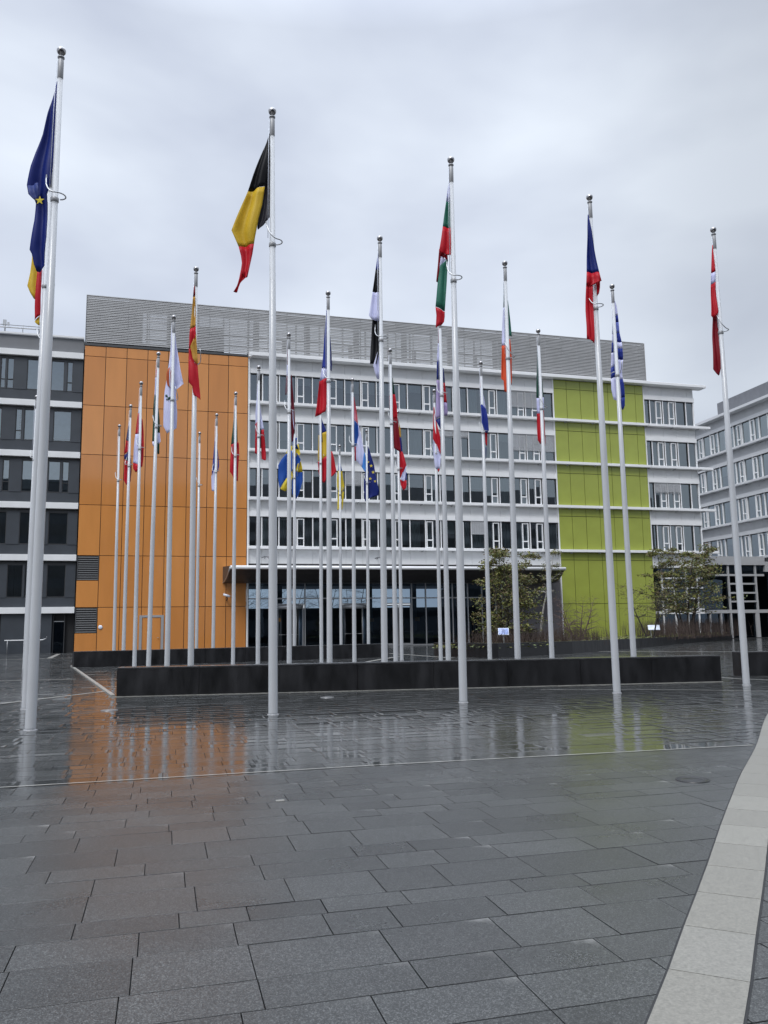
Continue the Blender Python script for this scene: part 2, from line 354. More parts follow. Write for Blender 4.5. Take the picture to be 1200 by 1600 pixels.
# thin pale drainage and marking strips set in the paving
def strip(name,pts,wd,z=0.006,mt=None):
    b=MB(); mt=mt or M['line']
    for (x0,y0),(x1,y1) in zip(pts[:-1],pts[1:]):
        d=Vector((x1-x0,y1-y0,0)).normalized(); nn=Vector((-d.y,d.x,0))*wd/2
        a=Vector((x0,y0,z)); c=Vector((x1,y1,z))
        b.quad(a-nn,c-nn,c+nn,a+nn,mt)
    return tag(b.build(name),kind='structure')
strip('drain_strip',[(-24,3.65),(-4.02,8.83),(-0.04,9.9),(4.75,11.0)],0.035)
strip('pale_strip',[(-40,42.5),(-18.6,50.1)],0.25)
strip('pale_strip',[(-23.2,59),(-20.0,49.4)],0.3)
strip('pale_strip',[(-9.6,17.0),(-8.69,18.86),(-8.18,20.27),(-7.45,22.3)],0.13)
strip('pale_strip',[(-20,26.6),(-12.78,27.5),(-10.4,28.0)],0.12)
strip('pale_strip',[(9.5,24.6),(9.9,23.3),(12.8,20.3)],0.09)
strip('pale_strip',[(3.8,20.65),(7.16,19.94),(10.8,18.2)],0.05)
strip('pale_strip',[(10,49),(19.65,43.2),(30,38)],0.28)
strip('pale_strip',[(0.2,49.7),(3.3,41.2)],0.22)
strip('pale_strip',[(-1.4,36.3),(0.7,44.6)],0.22)
strip('pale_strip',[(-12.0,32.6),(-11.0,32.8)],0.1); strip('pale_strip',[(-11.2,30.6),(-10.2,30.9)],0.1)
strip('pale_strip',[(-9.9,27.4),(-8.9,27.6)],0.08); strip('pale_strip',[(-8.6,23.6),(-7.7,24.1)],0.08)
def kerb(name,p,q,wd,h,mt):
    p=Vector((*p,0)); q=Vector((*q,0)); d=(q-p); ln=d.length
    b=MB(); b.box(0,ln,-wd/2,wd/2,-0.02,h,mt)
    return tag(b.build(name,loc=p,rz=math.atan2(d.y,d.x)),kind='structure')
kerb('kerb',(-14.4,38.2),(-6.72,20.6),0.10,0.03,M['line'])
kerb('kerb',(-6.75,20.33),(9.0,22.43),0.05,0.012,M['line'])
# curved band of pale granite slabs
def band():
    Lp=[(-0.45,0.8),(0.22,2.1),(1.03,3.56),(1.52,4.54),(2.08,5.66),(2.71,6.95),(3.16,7.85),(3.74,9.0),(4.78,10.97),(6.6,14.6),(9.0,18.9),(12.0,23.3)]
    P=[Vector((x,y,0)) for x,y in Lp]
    # resample
    def catm(t):
        i=min(int(t),len(P)-2); f=t-i
        p0=P[max(i-1,0)];p1=P[i];p2=P[i+1];p3=P[min(i+2,len(P)-1)]
        return 0.5*((2*p1)+(p2-p0)*f+(2*p0-5*p1+4*p2-p3)*f*f+(3*p1-p0-3*p2+p3)*f**3)
    fine=[catm(t*0.02) for t in range(int((len(P)-1)/0.02))]
    out=[fine[0]];acc=0
    for a,b in zip(fine[:-1],fine[1:]):
        acc+=(b-a).length
        if acc>=0.60: out.append(b);acc=0
    b=MB()
    wd=[]
    mt=mat('pale_granite',(0.215,0.205,0.178),0.42,var=0.22,vscale=75,rvar=0.1)
    mt2=mat('pale_granite_b',(0.24,0.23,0.20),0.42,var=0.22,vscale=75,rvar=0.1)
    mt3=mat('pale_granite_c',(0.225,0.216,0.19),0.42,var=0.22,vscale=75,rvar=0.1)
    W_=0.345
    for i in range(len(out)-1):
        a,c=out[i],out[i+1]
        d0=(out[i+1]-out[max(i-1,0)]).normalized(); d1=(out[min(i+2,len(out)-1)]-out[i]).normalized()
        n0=Vector((d0.y,-d0.x,0)); n1=Vector((d1.y,-d1.x,0)); dd=(c-a).normalized()*0.003
        w0=W_;w1=W_
        m_=random.choice([mt,mt2,mt3,mt])
        z=0.0075
        q=[a+dd,a+dd+n0*w0,c-dd+n1*w1,c-dd]
        q=[Vector((v.x,v.y,z)) for v in q]
        b.quad(q[0],q[1],q[2],q[3],m_)
        s=len(b.v)
        for k in range(4):
            v0=q[k];v1=q[(k+1)%4]; b.quad((v0.x,v0.y,-0.01),(v1.x,v1.y,-0.01),v1,v0,m_)
    # dark bed joint underneath
    bed=MB()
    for i in range(len(out)-1):
        a,c=out[i],out[i+1]
        d0=(out[i+1]-out[max(i-1,0)]).normalized(); d1=(out[min(i+2,len(out)-1)]-out[i]).normalized()
        n0=Vector((d0.y,-d0.x,0)); n1=Vector((d1.y,-d1.x,0)); z=Vector((0,0,0.0035))
        bed.quad(a-n0*0.012+z,a+n0*(W_+0.012)+z,c+n1*(W_+0.012)+z,c-n1*0.012+z,M['asphalt'])
    tag(bed.build('band_joint'),kind='structure')
    return tag(b.build('granite_band'),kind='structure')
band()
# covers in the paving
M['dullsteel']=mat('dull_steel',(0.2,0.2,0.2),0.3,metal=0.4)
def cover(name,x,y,r,label,cat,mt,rect=None):
    b=MB()
    if rect: b.box(-rect[0],rect[0],-rect[1],rect[1],-0.01,0.006,mt)
    else:
        b.lathe([(0.001,0.008),(r*0.55,0.008),(r*0.57,0.006),(r*0.9,0.006),(r*0.92,0.010),(r,0.010),(r,-0.01)],mt,28)
    o=b.build(name,loc=(x,y,0),rz=GA); return tag(o,label,cat)
cover('manhole_cover',3.11,8.69,0.17,'dark round drain cover in the wet paving left of the pale stone band','cover',M['manhole'])
cover('ground_cover',-1.37,19.3,0.16,'pale round cover in the paving just ahead of the long black wall','cover',M['dullsteel'])
cover('ground_cover',-5.61,16.99,0.17,'pale round cover in the paving near the left end of the long black wall','cover',M['dullsteel'])
cover('ground_light',-1.01,7.98,0,'small bright rectangular metal plate set among the grey slabs','cover',M['line'],rect=(0.04,0.022))

# ---------------------------------------------------------------- black granite walls
def wall(name,p,q,th,h,label,seg=1.9,group=None,side=1):
    p=Vector((*p,0)); q=Vector((*q,0)); d=q-p; ln=d.length; rz=math.atan2(d.y,d.x)
    root=empty(name,p,rz); tag(root,label,'wall',group)
    b=MB(); n=max(1,round(ln/seg)); xs=[i*ln/n for i in range(n+1)]
    for a,c in zip(xs[:-1],xs[1:]):
        b.box(a+0.004,c-0.004,0,0.04,-0.02,h-0.05,M['granite'])
    b.box(0.01,ln-0.01,0.045,th-0.045,-0.02,h-0.055,M['joint'])
    for a,c in zip(xs[:-1],xs[1:]):
        b.box(a+0.004,c-0.004,th-0.04,th,-0.02,h-0.05,M['granite'])
    b.box(-0.0,0.009,0.0,th,-0.02,h-0.05,M['granite']); b.box(ln-0.009,ln,0.0,th,-0.02,h-0.05,M['granite'])
    o=b.build('panels',root)
    c=MB()
    n2=max(1,round(ln/(seg/1.0)))
    for i in range(n2): c.box(i*ln/n2+0.003,(i+1)*ln/n2-0.003,-0.004,th+0.004,h-0.048,h,M['coping'])
    bevel(c.build('coping',root),0.006)
    return root
M['coping']=mat('granite_coping',(0.035,0.035,0.037),0.20,var=0.3,vscale=8)
wall('granite_wall',(-6.56,20.35),(8.98,22.45),0.50,0.70,'long black granite wall crossing the plaza behind the front row of flagpoles')
wall('granite_wall',(-13.75,36.7),(0.13,44.0),0.5,0.70,'black granite wall at the foot of the orange facade, behind the middle flagpoles')
wall('granite_wall',(10.48,24.6),(19.8,26.0),0.5,0.70,'short black granite wall at the right edge beyond the gap')
# ---------------------------------------------------------------- main office building
def frame_root(name,loc,ang,label,cat):
    return tag(empty(name,(loc[0],loc[1],0),ang),label,cat)
main=frame_root('office_building',P0,A,'long office building with orange left end, white window bands and green right end','building')
FL=[8,12,16,20]
def shell(root,u0,u1,z0,z1,depth,mt,name='core'):
    b=MB(); b.box(u0,u1,0.0,depth,z0,z1,mt); return b.build(name,root)
# interior rooms: back wall, slabs and partitions seen through the glass
def rooms(root,u0,u1,zs,zt,parts=5.6,dep=5.0,w0=0.25,mt=None):
    b=MB(); mt=mt or M['interior']
    b.box(u0,u1,dep,dep+0.2,zs[0]-1,zt,mt)
    for z in zs: b.box(u0,u1,w0+0.12,dep,z-1.0,z+0.02,mt)
    b.box(u0,u1,w0+0.12,dep,zt-0.3,zt,mt)
    u=u0
    while u<u1:
        b.box(u,u+0.12,w0+0.2,dep,zs[0],zt,mt); u+=parts
    return b.build('rooms',root)
rooms(main,-13.5,14.15,[8,12,16,20],23.6)
rooms(main,23.65,29.0,[8,12,16,20],23.6,parts=3)
# walls behind the coloured ends + roof + rear
b=MB()
b.box(-26.35,-13.62,0.0,16,-0.05,23.9,M['joint'])
b.box(14.2,23.55,0.0,16,-0.05,23.9,M['joint'])
b.box(-13.62,14.2,5.3,16,5.45,23.7,M['panel'])
b.box(23.55,29.0,5.3,16,-0.05,23.7,M['panel'])
b.box(-26.35,29.1,0.3,16,23.9,24.12,M['mgrey'])
b.build('wall',main)
def cladding(name,us,zs,mt,w0=-0.15,skip=()):
    b=MB(); g=0.022
    for i,(a,c) in enumerate(zip(us[:-1],us[1:])):
        for j,(z0,z1) in enumerate(zip(zs[:-1],zs[1:])):
            boxes=[(z0,z1)]
            for (si,sz0,sz1) in skip:
                if si==i and sz1>z0 and sz0<z1:
                    boxes=[(z0,sz0),(sz1,z1)]
            for (q0,q1) in boxes:
                if q1-q0<0.1: continue
                tl=random.gauss(0,0.0032); tw=random.gauss(0,0.0032)
                k=b.m(random.choice([M['orange'],M['orange_b'],M['orange_c']]) if mt is M['orange'] else mt); s=len(b.v)
                x0,x1,y0,y1=a+g,c-g,q0+g,q1-g
                f=[(x0,w0+tl,y0),(x1,w0+tw,y0),(x1,w0-tl,y1),(x0,w0-tw,y1)]
                b.v+=f+[(p[0],w0+0.06,p[2]) for p in f]
                for q in ((0,1,2,3),(4,7,6,5),(0,4,5,1),(1,5,6,2),(2,6,7,3),(3,7,4,0)):
                    b.f.append(tuple(s+t for t in q)); b.mi.append(k); b.sm.append(False)
    b.box(us[0]+0.03,us[-1]-0.03,w0+0.07,w0+0.14,zs[0],zs[-1],M['joint'])
    return b.build(name,main)
ous=[-26.42+1.6*i for i in range(9)]
ozs=[0.0,3.35,7.3,11.22,15.17,19.1,23.08,23.93]
cladding('orange_cladding',ous,ozs,M['orange'],skip=((0,1.43,3.33),(0,5.4,7.28)))
def vent(u0,u1,z0,z1):
    b=MB(); b.box(u0,u1,-0.06,-0.02,z0,z1,M['black'])
    n=int((z1-z0)/0.16)
    for i in range(n):
        z=z0+(i+0.5)*(z1-z0)/n
        b.quad((u0+0.05,-0.15,z-0.05),(u1-0.05,-0.15,z-0.05),(u1-0.05,-0.07,z+0.06),(u0+0.05,-0.07,z+0.06),M['vent'])
        b.quad((u0+0.05,-0.15,z-0.05),(u0+0.05,-0.15,z-0.065),(u1-0.05,-0.15,z-0.065),(u1-0.05,-0.15,z-0.05),M['vent'])
    for q in ((u0,u0+0.05,z0,z1),(u1-0.05,u1,z0,z1)): b.box(q[0],q[1],-0.16,-0.06,q[2],q[3],M['vent'])
    return b.build('vent_grille',main)
M['vent']=mat('vent_metal',(0.06,0.062,0.065),0.5)
vent(-26.40,-24.84,5.42,7.27); vent(-26.40,-24.84,1.45,3.32)
gus=[14.2,15.52,16.93,18.36,19.8,21.25,22.7,23.55]
for i in range(6):
    z0=[0.3,3.35,7.25,11.2,15.15,19.1,23.05][i]; 
cladding('green_cladding',gus,[0.3,3.35,7.25,11.2,15.15,19.1,23.05,23.9],M['green'],w0=-0.12)
# white edge trims
for q in ((-13.60,-13.48,-0.2,0.12,0,23.92),(14.13,14.20,-0.16,0.1,0.2,23.9),(23.56,23.64,-0.14,0.1,6.8,23.9)):
    b=MB(); b.box(*q,M['white']); b.build('edge_trim',main)
# spandrels, box bands and sill ledges
def bands(root,u0,u1,ledge_u0,ledge_u1,floors,topz=24,step=1.4,ustart=None):
    sps=[];bxs=[];lgs=[]
    zs=[f-4 for f in floors[:1]]+list(floors)
    for f in zs:
        sp=MB(); bx=MB()
        z0=f+3.0; z1=f+3.92
        if f==zs[0]: z0=6.77;z1=7.92
        u=u0 if ustart is None else ustart
        k=u0
        edges=[u0]
        while u<u1-0.05:
            u+=step
            if u>u0+0.1 and u<u1-0.1: edges.append(u)
        edges.append(u1)
        for a,c in zip(edges[:-1],edges[1:]): sp.box(a+0.008,c-0.008,0.04,0.12,z0+0.005,z1,M['panel'])
        sp.box(u0+0.02,u1-0.02,0.125,0.24,z0,z1-0.003,M['joint'])
        if f>zs[0]: bx.box(u0+0.01,u1,-0.12,0.2,f+2.61,f+3.0,M['white'])
        sp.build('spandrel_panels',root)
        if f>zs[0]: bx.build('blind_box',root)
    for f in floors:
        lg=MB(); lg.box(ledge_u0,ledge_u1,-0.52,0.02,f-0.07,f+0.16,M['white'])
        u=ledge_u0+0.7
        while u<ledge_u1:
            lg.box(u-0.04,u+0.04,-0.45,0.038,f-0.17,f-0.073,M['steel']); u+=2.8
        bevel(lg.build('sill_ledge',root),0.012)
bands(main,-13.48,14.13,-13.48,30.5,FL,ustart=-13.8)
bands(main,23.64,29.15,23.7,23.8,FL,ustart=22.86)
# eave over the windows and the green part
b=MB(); b.box(-13.6,30.15,-0.75,0.3,23.93,24.20,M['white']); b.box(-13.62,-13.4,-0.74,-0.2,23.80,23.928,M['white'])
bevel(b.build('eave',main),0.02)
b=MB(); b.box(-26.42,-13.62,-0.19,0.2,23.955,24.14,M['vent']); b.build('eave_flashing',main)

# window meshes: origin at lower left corner; x to 1.4, z to 2.44
def win_mesh(kind,wd=1.4,ht=2.43):
    b=MB(); w=M['white']
    b.box(0,0.085,-0.03,0.14,0,ht,w); b.box(wd-0.035,wd,0.0,0.16,0,ht,M['frame_dark'])
    b.box(0.085,wd-0.035,0.0,0.14,0,0.05,w); b.box(0.085,wd-0.035,0.02,0.16,ht-0.06,ht,M['frame_dark'])
    g=MB(); G=M['glass']
    def pane(x0,x1,z0,z1,y=0.10):
        t=random.gauss(0,0.005);t2=random.gauss(0,0.005)
        g.quad((x0,y+t,z0),(x1,y-t2,z0),(x1,y-t,z1),(x0,y+t2,z1),G)
    if kind=='W': pane(0.085,wd-0.035,0.05,ht-0.06)
    else:
        x0=0.13 if kind=='OL' else wd-0.72; x1=x0+0.60
        if kind=='OL': pane(x1,wd-0.035,0.05,ht-0.06)
        else: pane(0.085,x0,0.05,ht-0.06)
        f=0.075; zt=0.66
        b.box(x0,x0+f,-0.03,0.13,0.05,ht-0.1,w); b.box(x1-f,x1,-0.03,0.13,0.05,ht-0.1,w)
        b.box(x0+f,x1-f,-0.03,0.13,ht-0.1-f,ht-0.1,w); b.box(x0+f,x1-f,-0.03,0.13,zt,zt+0.1,w)
        b.box(x0+f,x1-f,-0.02,0.13,0.05,0.10,w)
        pane(x0+f,x1-f,0.10,zt,0.07); pane(x0+f,x1-f,zt+0.1,ht-0.1-f,0.07)
    return b.mesh('window'),g.mesh('glass')
WM={(k,w_):[win_mesh(k,w_) for _ in range(6)] for k in ('W','OL','OR') for w_ in (1.4,)}
WM[('W',1.1)]=[win_mesh('W',1.1)]; WM[('W',0.62)]=[win_mesh('W',0.62)]; WM[('W',0.9)]=[win_mesh('W',0.9)]
def curtain_mesh(wd,ht,z0,folds=True):
    b=MB(); n=int(wd/0.05)
    pts=[(i*wd/n,0.035*math.sin(i*1.9+random.random()*0.7)+0.02*math.sin(i*0.5)) for i in range(n+1)]
    for (a,ya),(c,yc) in zip(pts[:-1],pts[1:]): b.quad((a,ya,z0),(c,yc,z0),(c,yc,ht),(a,ya,ht),M['curtain'],True)
    return b.mesh('curtain')
CM=[curtain_mesh(1.3,2.3,0.05),curtain_mesh(0.6,2.3,0.05),curtain_mesh(0.95,2.3,0.05),curtain_mesh(1.3,2.3,0.9)]
RM=[]
for h0 in (0.3,0.9,1.3,1.7):
    b=MB(); b.quad((0.0,0,h0),(1.3,0,h0),(1.3,0,2.42),(0.0,0,2.42),M['curtain']); RM.append(b.mesh('roller_blind'))
def blind_mesh(drop,wd=1.36,ht=2.5):
    b=MB(); n=int(drop/0.085)
    for i in range(n):
        z=ht-(i+0.5)*0.085; d=0.012*math.sin(i*0.55+1)*0
        t=0.010*math.sin(i*0.9)+0.008*math.sin(i*0.37+wd)
        b.quad((0.02,-0.085,z-0.030+t),(wd,-0.085,z-0.030-t*0.6),(wd,-0.045,z+0.030-t*0.6),(0.02,-0.045,z+0.030+t),M['blind'])
    b.box(0.02,wd,-0.09,-0.04,ht-drop-0.035,ht-drop-0.005,M['blind'])
    b.box(0.02,0.035,-0.07,-0.06,ht-drop,ht,M['steel']); b.box(wd-0.015,wd,-0.07,-0.06,ht-drop,ht,M['steel'])
    return b.mesh('venetian_blind')
def window(root,u,z,kind='W',wd=1.4,blind=0,cur=None):
    me,gl=random.choice(WM[(kind,wd)])
    o=link('window',me,root,(u,0,z+0.165)); link('glass',gl,o)
    if blind: link('venetian_blind',blind_mesh(blind,wd-0.04),o)
    if cur is None: cur=random.choices(['n','c','h','r','l'],[0.25,0.2,0.15,0.3,0.1])[0]
    if wd>=1.4:
        if cur=='c': link('curtain',CM[0],o,(0.05,0.26,0))
        elif cur=='h': link('curtain',CM[1],o,(0.08 if random.random()<0.5 else 0.7,0.26,0))
        elif cur=='l': link('curtain',CM[2],o,(0.1,0.26,0))
        elif cur=='r': link('roller_blind',random.choice(RM),o,(0.05,0.24,0))
    return o
kinds=['W','OR','OR','W','OR','W','OL','W','OL','W','OL','W','OL','W','OL','W','OL','W','OR']
for fi,f in enumerate(FL):
    for k in range(19):
        u=12.75-1.4*k
        bl=0
        if f==20 and k in (1,2): bl=1.55
        if f==16 and k in (0,1,2): bl=1.55
        if f==16 and k in (6,7): bl=0.65
        if f==12 and k==13: bl=1.25
        if f==8 and k in (5,): bl=1.2
        if f>=16: cur=random.choices(['n','c','h','r','l'],[0.12,0.2,0.13,0.45,0.1])[0]
        elif f==12: cur=random.choices(['n','c','h','r','l'],[0.6,0.05,0.15,0.12,0.08])[0]
        else: cur=random.choices(['n','c','h','r','l'],[0.15,0.45,0.2,0.1,0.1])[0]
        window(main,u,f,kinds[k],1.4,bl,cur)
    window(main,-13.48,f,'W',1.1 if False else 0.62)
    for (u,kd,wd) in ((23.64,'W',0.62),(24.26,'OR',1.4),(25.66,'OR',1.4),(27.06,'W',1.1),(28.2,'W',0.9)):
        window(main,u,f,kd,wd,(1.0 if f==12 and wd==1.4 else 0),'n' if f<20 else 'h')
b=MB()
for f in FL: b.box(29.06,29.15,-0.02,0.14,f+0.17,f+2.6,M['white'])
for z0,z1 in ((6.8,24.0),): b.box(29.16,29.24,0.15,16,z0,z1,M['panel'])
b.build('corner_trim',main)

# louvred roof screen
def louvre():
    b=MB(); z0,z1=24.24,28.06; n=27; pit=(z1-z0)/n
    for i in range(n):
        z=z0+i*pit
        # slats in 1.4 m lengths so that neighbouring lengths differ slightly
        u=-26.40
        while u<23.95:
            e=min(u+3.2,23.95); t=random.gauss(0,0.004)
            b.box(u+0.004,e-0.004,-0.14+t*0.3,-0.04,z+0.008+t,z+0.098+t,M['slat'])
            u=e
    b.build('louvre_slats',main)
    p=MB(); u=-26.4
    while u<24.0:
        p.box(u,u+0.07,-0.035,0.08,z0,z1,M['steel']); u+=1.6
    p.box(-26.42,-26.405,-0.2,9,24.2,28.1,M['slat']); p.box(23.96,24.0,-0.2,9,24.2,28.1,M['slat'])
    p.box(-26.4,23.95,-0.16,0.02,z1+0.005,z1+0.07,M['slat'])
    # steel posts and rails seen through the open zones
    u=-21.8
    while u<9.5:
        p.box(u,u+0.12,0.9,1.05,24.2,27.9,M['vent']); u+=2.05
    p.box(-21.9,9.4,0.86,0.96,25.95,26.08,M['vent']); p.box(-21.9,9.4,0.86,0.96,25.1,25.16,M['vent'])
    p.build('screen_frame',main)
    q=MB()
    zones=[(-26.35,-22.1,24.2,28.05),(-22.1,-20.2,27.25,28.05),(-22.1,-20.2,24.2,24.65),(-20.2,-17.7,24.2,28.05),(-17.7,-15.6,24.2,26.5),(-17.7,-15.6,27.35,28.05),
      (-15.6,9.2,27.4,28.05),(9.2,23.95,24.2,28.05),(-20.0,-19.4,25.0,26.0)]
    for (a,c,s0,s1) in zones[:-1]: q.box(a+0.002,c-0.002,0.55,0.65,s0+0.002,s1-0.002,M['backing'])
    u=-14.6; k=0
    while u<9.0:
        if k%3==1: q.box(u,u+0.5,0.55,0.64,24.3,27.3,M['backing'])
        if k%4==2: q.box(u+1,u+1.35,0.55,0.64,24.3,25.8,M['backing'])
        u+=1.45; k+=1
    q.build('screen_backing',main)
louvre()

# canopy over the entrance
def canopy():
    b=MB(); prof=[(-0.14,5.18),(-0.9,5.20),(-1.7,5.36),(-2.5,5.68),(-3.1,6.00),(-3.35,6.10)]
    def U(w,side):
        t=(-w)/3.35
        return (-15.5+0.35*t) if side==0 else (13.35-0.5*t)
    n=16
    for (w0,z0),(w1,z1) in zip(prof[:-1],prof[1:]):
        for i in range(n):
            f0,f1=i/n,(i+1)/n
            ua=lambda w,f:U(w,0)*(1-f)+U(w,1)*f
            g=0.006
            b.quad((ua(w0,f0)+g,w0,z0),(ua(w0,f1)-g,w0,z0),(ua(w1,f1)-g,w1,z1),(ua(w1,f0)+g,w1,z1),M['soffit'])
    # solid body above the soffit
    for side in (0,1):
        k=b.m(M['soffit']); s=len(b.v)
        pts=[(U(w,side),w,z+0.01) for w,z in prof]+[(U(prof[-1][0],side),-3.35,6.34),(U(-0.14,side),-0.14,6.5)]
        b.v+=pts; f=tuple(range(s,s+len(pts))); b.f.append(f if side==0 else f[::-1]); b.mi.append(k); b.sm.append(False)
    b.quad((U(-3.35,0),-3.35,6.33),(U(-3.35,1),-3.35,6.33),(U(-0.14,1),-0.14,6.5),(U(-0.14,0),-0.14,6.5),M['steel'])
    c=b.build('canopy',main)
    e=MB(); pts=[(U(-3.35,0)-0.02,-3.42,6.22),(U(-3.35,1)+0.02,-3.42,6.22)]
    e.tube(pts,0.145,M['white'],14); e.build('canopy_edge',c)
    e=MB(); e.tube([(U(-3.35,0),-3.40,6.2),(U(-2.5,0),-2.5,5.86),(U(-1.7,0),-1.7,5.50),(U(-0.9,0),-0.9,5.30),(U(-0.14,0),-0.16,5.22)],[0.10,0.06,0.04,0.035,0.03],M['steel'],8); e.build('canopy_edge',c)
canopy()

# glazed entrance on the ground floor
def entrance():
    b=MB(); w=M['white']; s=M['steel']
    mus=[-13.45,-11.45,-8.85,-7.55,-5.95,-3.5,-2.15,0.25,1.5,3.9,5.3,6.6,7.9,8.45]
    for u in mus: b.box(u-0.045,u+0.045,0.0,0.2,0,5.25,s)
    b.box(-13.4,8.4,0.02,0.15,3.90,4.0,s); b.box(-13.4,8.4,0.02,0.15,5.17,5.24,s); b.box(-13.4,8.4,0.02,0.15,0.0,0.10,s)
    for a,c in ((-11.4,-8.9),(-5.9,-3.55),(-2.1,0.2)): b.box(a,c,0.02,0.16,3.46,3.54,s)
    en=b.build('entrance_glazing',main)
    g=MB()
    for a,c in zip(mus[:-1],mus[1:]):
        for z0,z1 in ((0.1,3.9),(4.0,5.17)):
            if z0<1 and (a,c) in ((-11.45,-8.85),(-5.95,-3.5),(-2.15,0.25)):
                g.quad((a+0.045,0.08,3.54),(c-0.045,0.08,3.54),(c-0.045,0.08,3.9),(a+0.045,0.08,3.9),M['glass_low']); continue
            t=random.gauss(0,0.004)
            g.quad((a+0.045,0.08+t,z0),(c-0.045,0.08-t,z0),(c-0.045,0.08-t,z1),(a+0.045,0.08+t,z1),M['glass_low'])
    g.build('glass',en)
    # upper wall between glazing and first floor, hidden by the canopy
    q=MB(); q.box(-13.45,14.1,0.05,0.3,5.26,6.765,M['soffit']); q.box(8.5,14.1,-0.02,0.3,0,5.25,M['dgrey2']); q.build('grey_side_wall',main)
    q=MB(); q.box(-13.4,8.4,6.0,6.2,0,3.3,M['lobbywood']); q.box(8.45,14.1,0.4,16,0,5.4,M['lobbywood']); q.box(-13.4,8.4,0.4,6,5.25,5.4,M['lobbywood'])
    for i,u in enumerate((-10.8,-6.8,-3.0,1.0,4.6)): q.box(u,u+0.45,2.5,2.95,0,5.2,M['interior'])
    q.box(-2.8,3.6,4.4,5.2,0,1.15,M['interior'])
    q.box(-11.05,-10.8,0.25,0.28,2.1,2.4,M['amber']); q.box(0.6,1.0,0.3,0.33,2.0,2.35,M['amber']); q.box(-3.3,-3.0,0.3,0.33,2.0,2.3,M['amber'])
    q.build('lobby',main)
    # two revolving doors
    for uc in (-10.15,-4.72):
        r=1.08
        d=MB(); pr=[(r,3.10),(r,3.44),(0.02,3.44)]; d.lathe([(0.02,3.10)]+pr,M['steel'],28,(uc,0.35))
        o=d.build('revolving_door',main)
        e=MB()
        for k in range(4):
            an=math.pi/2*k+0.5; x,y=math.cos(an),math.sin(an)
            e.tube([(uc+x*r*0.97,0.35+y*r*0.97,0.02),(uc+x*r*0.97,0.35+y*r*0.97,3.1)],0.035,M['steel'],6)
            e.tube([(uc+x*r*0.9,0.35+y*r*0.9,1.05),(uc,0.35,1.05)],0.02,M['steel'],6)
        e.tube([(uc,0.35,0.02),(uc,0.35,3.1)],0.04,M['steel'],6)
        for sx_ in (-1,1): e.box(uc+sx_*1.12-0.05,uc+sx_*1.12+0.05,-0.02,0.2,0,3.45,M['steel'])
        e.build('door_leaf_frame',o)
        for sg in (0,math.pi):
            h=MB()
            for k in range(7):
                a0=sg-0.55+k*0.157; a1=a0+0.157
                h.quad((uc+r*math.cos(a0),0.35+r*math.sin(a0),0.05),(uc+r*math.cos(a1),0.35+r*math.sin(a1),0.05),(uc+r*math.cos(a1),0.35+r*math.sin(a1),3.08),(uc+r*math.cos(a0),0.35+r*math.sin(a0),3.08),M['glass_low'],True)
            h.build('glass',o)
    # hinged glass door leaves
    for a,c in ((-2.09,-0.98),(-0.92,0.19)):
        d=MB()
        d.box(a,a+0.12,0.0,0.1,0.02,3.4,s); d.box(c-0.12,c,0.0,0.1,0.02,3.4,s); d.box(a+0.12,c-0.12,0.0,0.1,3.28,3.4,s); d.box(a+0.12,c-0.12,0.0,0.1,0.02,0.2,s)
        o=d.build('door',main)
        g=MB(); g.quad((a+0.12,0.05,0.2),(c-0.12,0.05,0.2),(c-0.12,0.05,3.28),(a+0.12,0.05,3.28),M['glass_low']); g.build('glass',o)
M['dgrey2']=mat('grey_render',(0.105,0.10,0.108),0.6,var=0.12,vscale=1.5)
entrance()
# service door in the orange wall
b=MB(); F_=M['steel']
b.box(-21.75,-21.55,-0.21,-0.152,0,2.72,F_); b.box(-20.14,-19.94,-0.21,-0.152,0,2.72,F_); b.box(-21.55,-20.14,-0.21,-0.152,2.55,2.72,F_)
o=b.build('service_door',main)
b=MB(); b.box(-21.5,-20.19,-0.19,-0.152,0.0,2.5,M['orange']); b.build('door_leaf',o)
b=MB(); b.tube([(-20.3,-0.20,1.0),(-20.3,-0.26,1.0),(-20.42,-0.26,1.0)],0.02,F_,6); b.build('handle',o)
# ground floor glazing under the right end
b=MB()
b.box(23.6,29.15,0.9,1.1,0,6.76,M['black'])
b.box(23.64,29.15,-0.05,0.9,6.62,6.765,M['panel'])
bb=b.build('recess_wall',main)
b=MB()
for u in (24.6,25.9,27.2,28.4): b.box(u,u+0.16,0.3,0.42,0,6.6,M['panel'])
for z in (2.7,3.7,4.7,5.6): b.box(24.76,29.1,0.32,0.40,z,z+0.14,M['panel'])
b.box(23.7,29.1,0.28,0.44,2.35,2.62,M['panel'])
gl=b.build('ground_floor_frames',main)
b=MB(); b.quad((23.7,0.36,0),(29.1,0.36,0),(29.1,0.36,6.6),(23.7,0.36,6.6),M['glass_low']); b.build('glass',gl)
b=MB(); b.box(23.56,23.64,0.0,0.9,0,6.76,M['black']); b.build('recess_jamb',main)

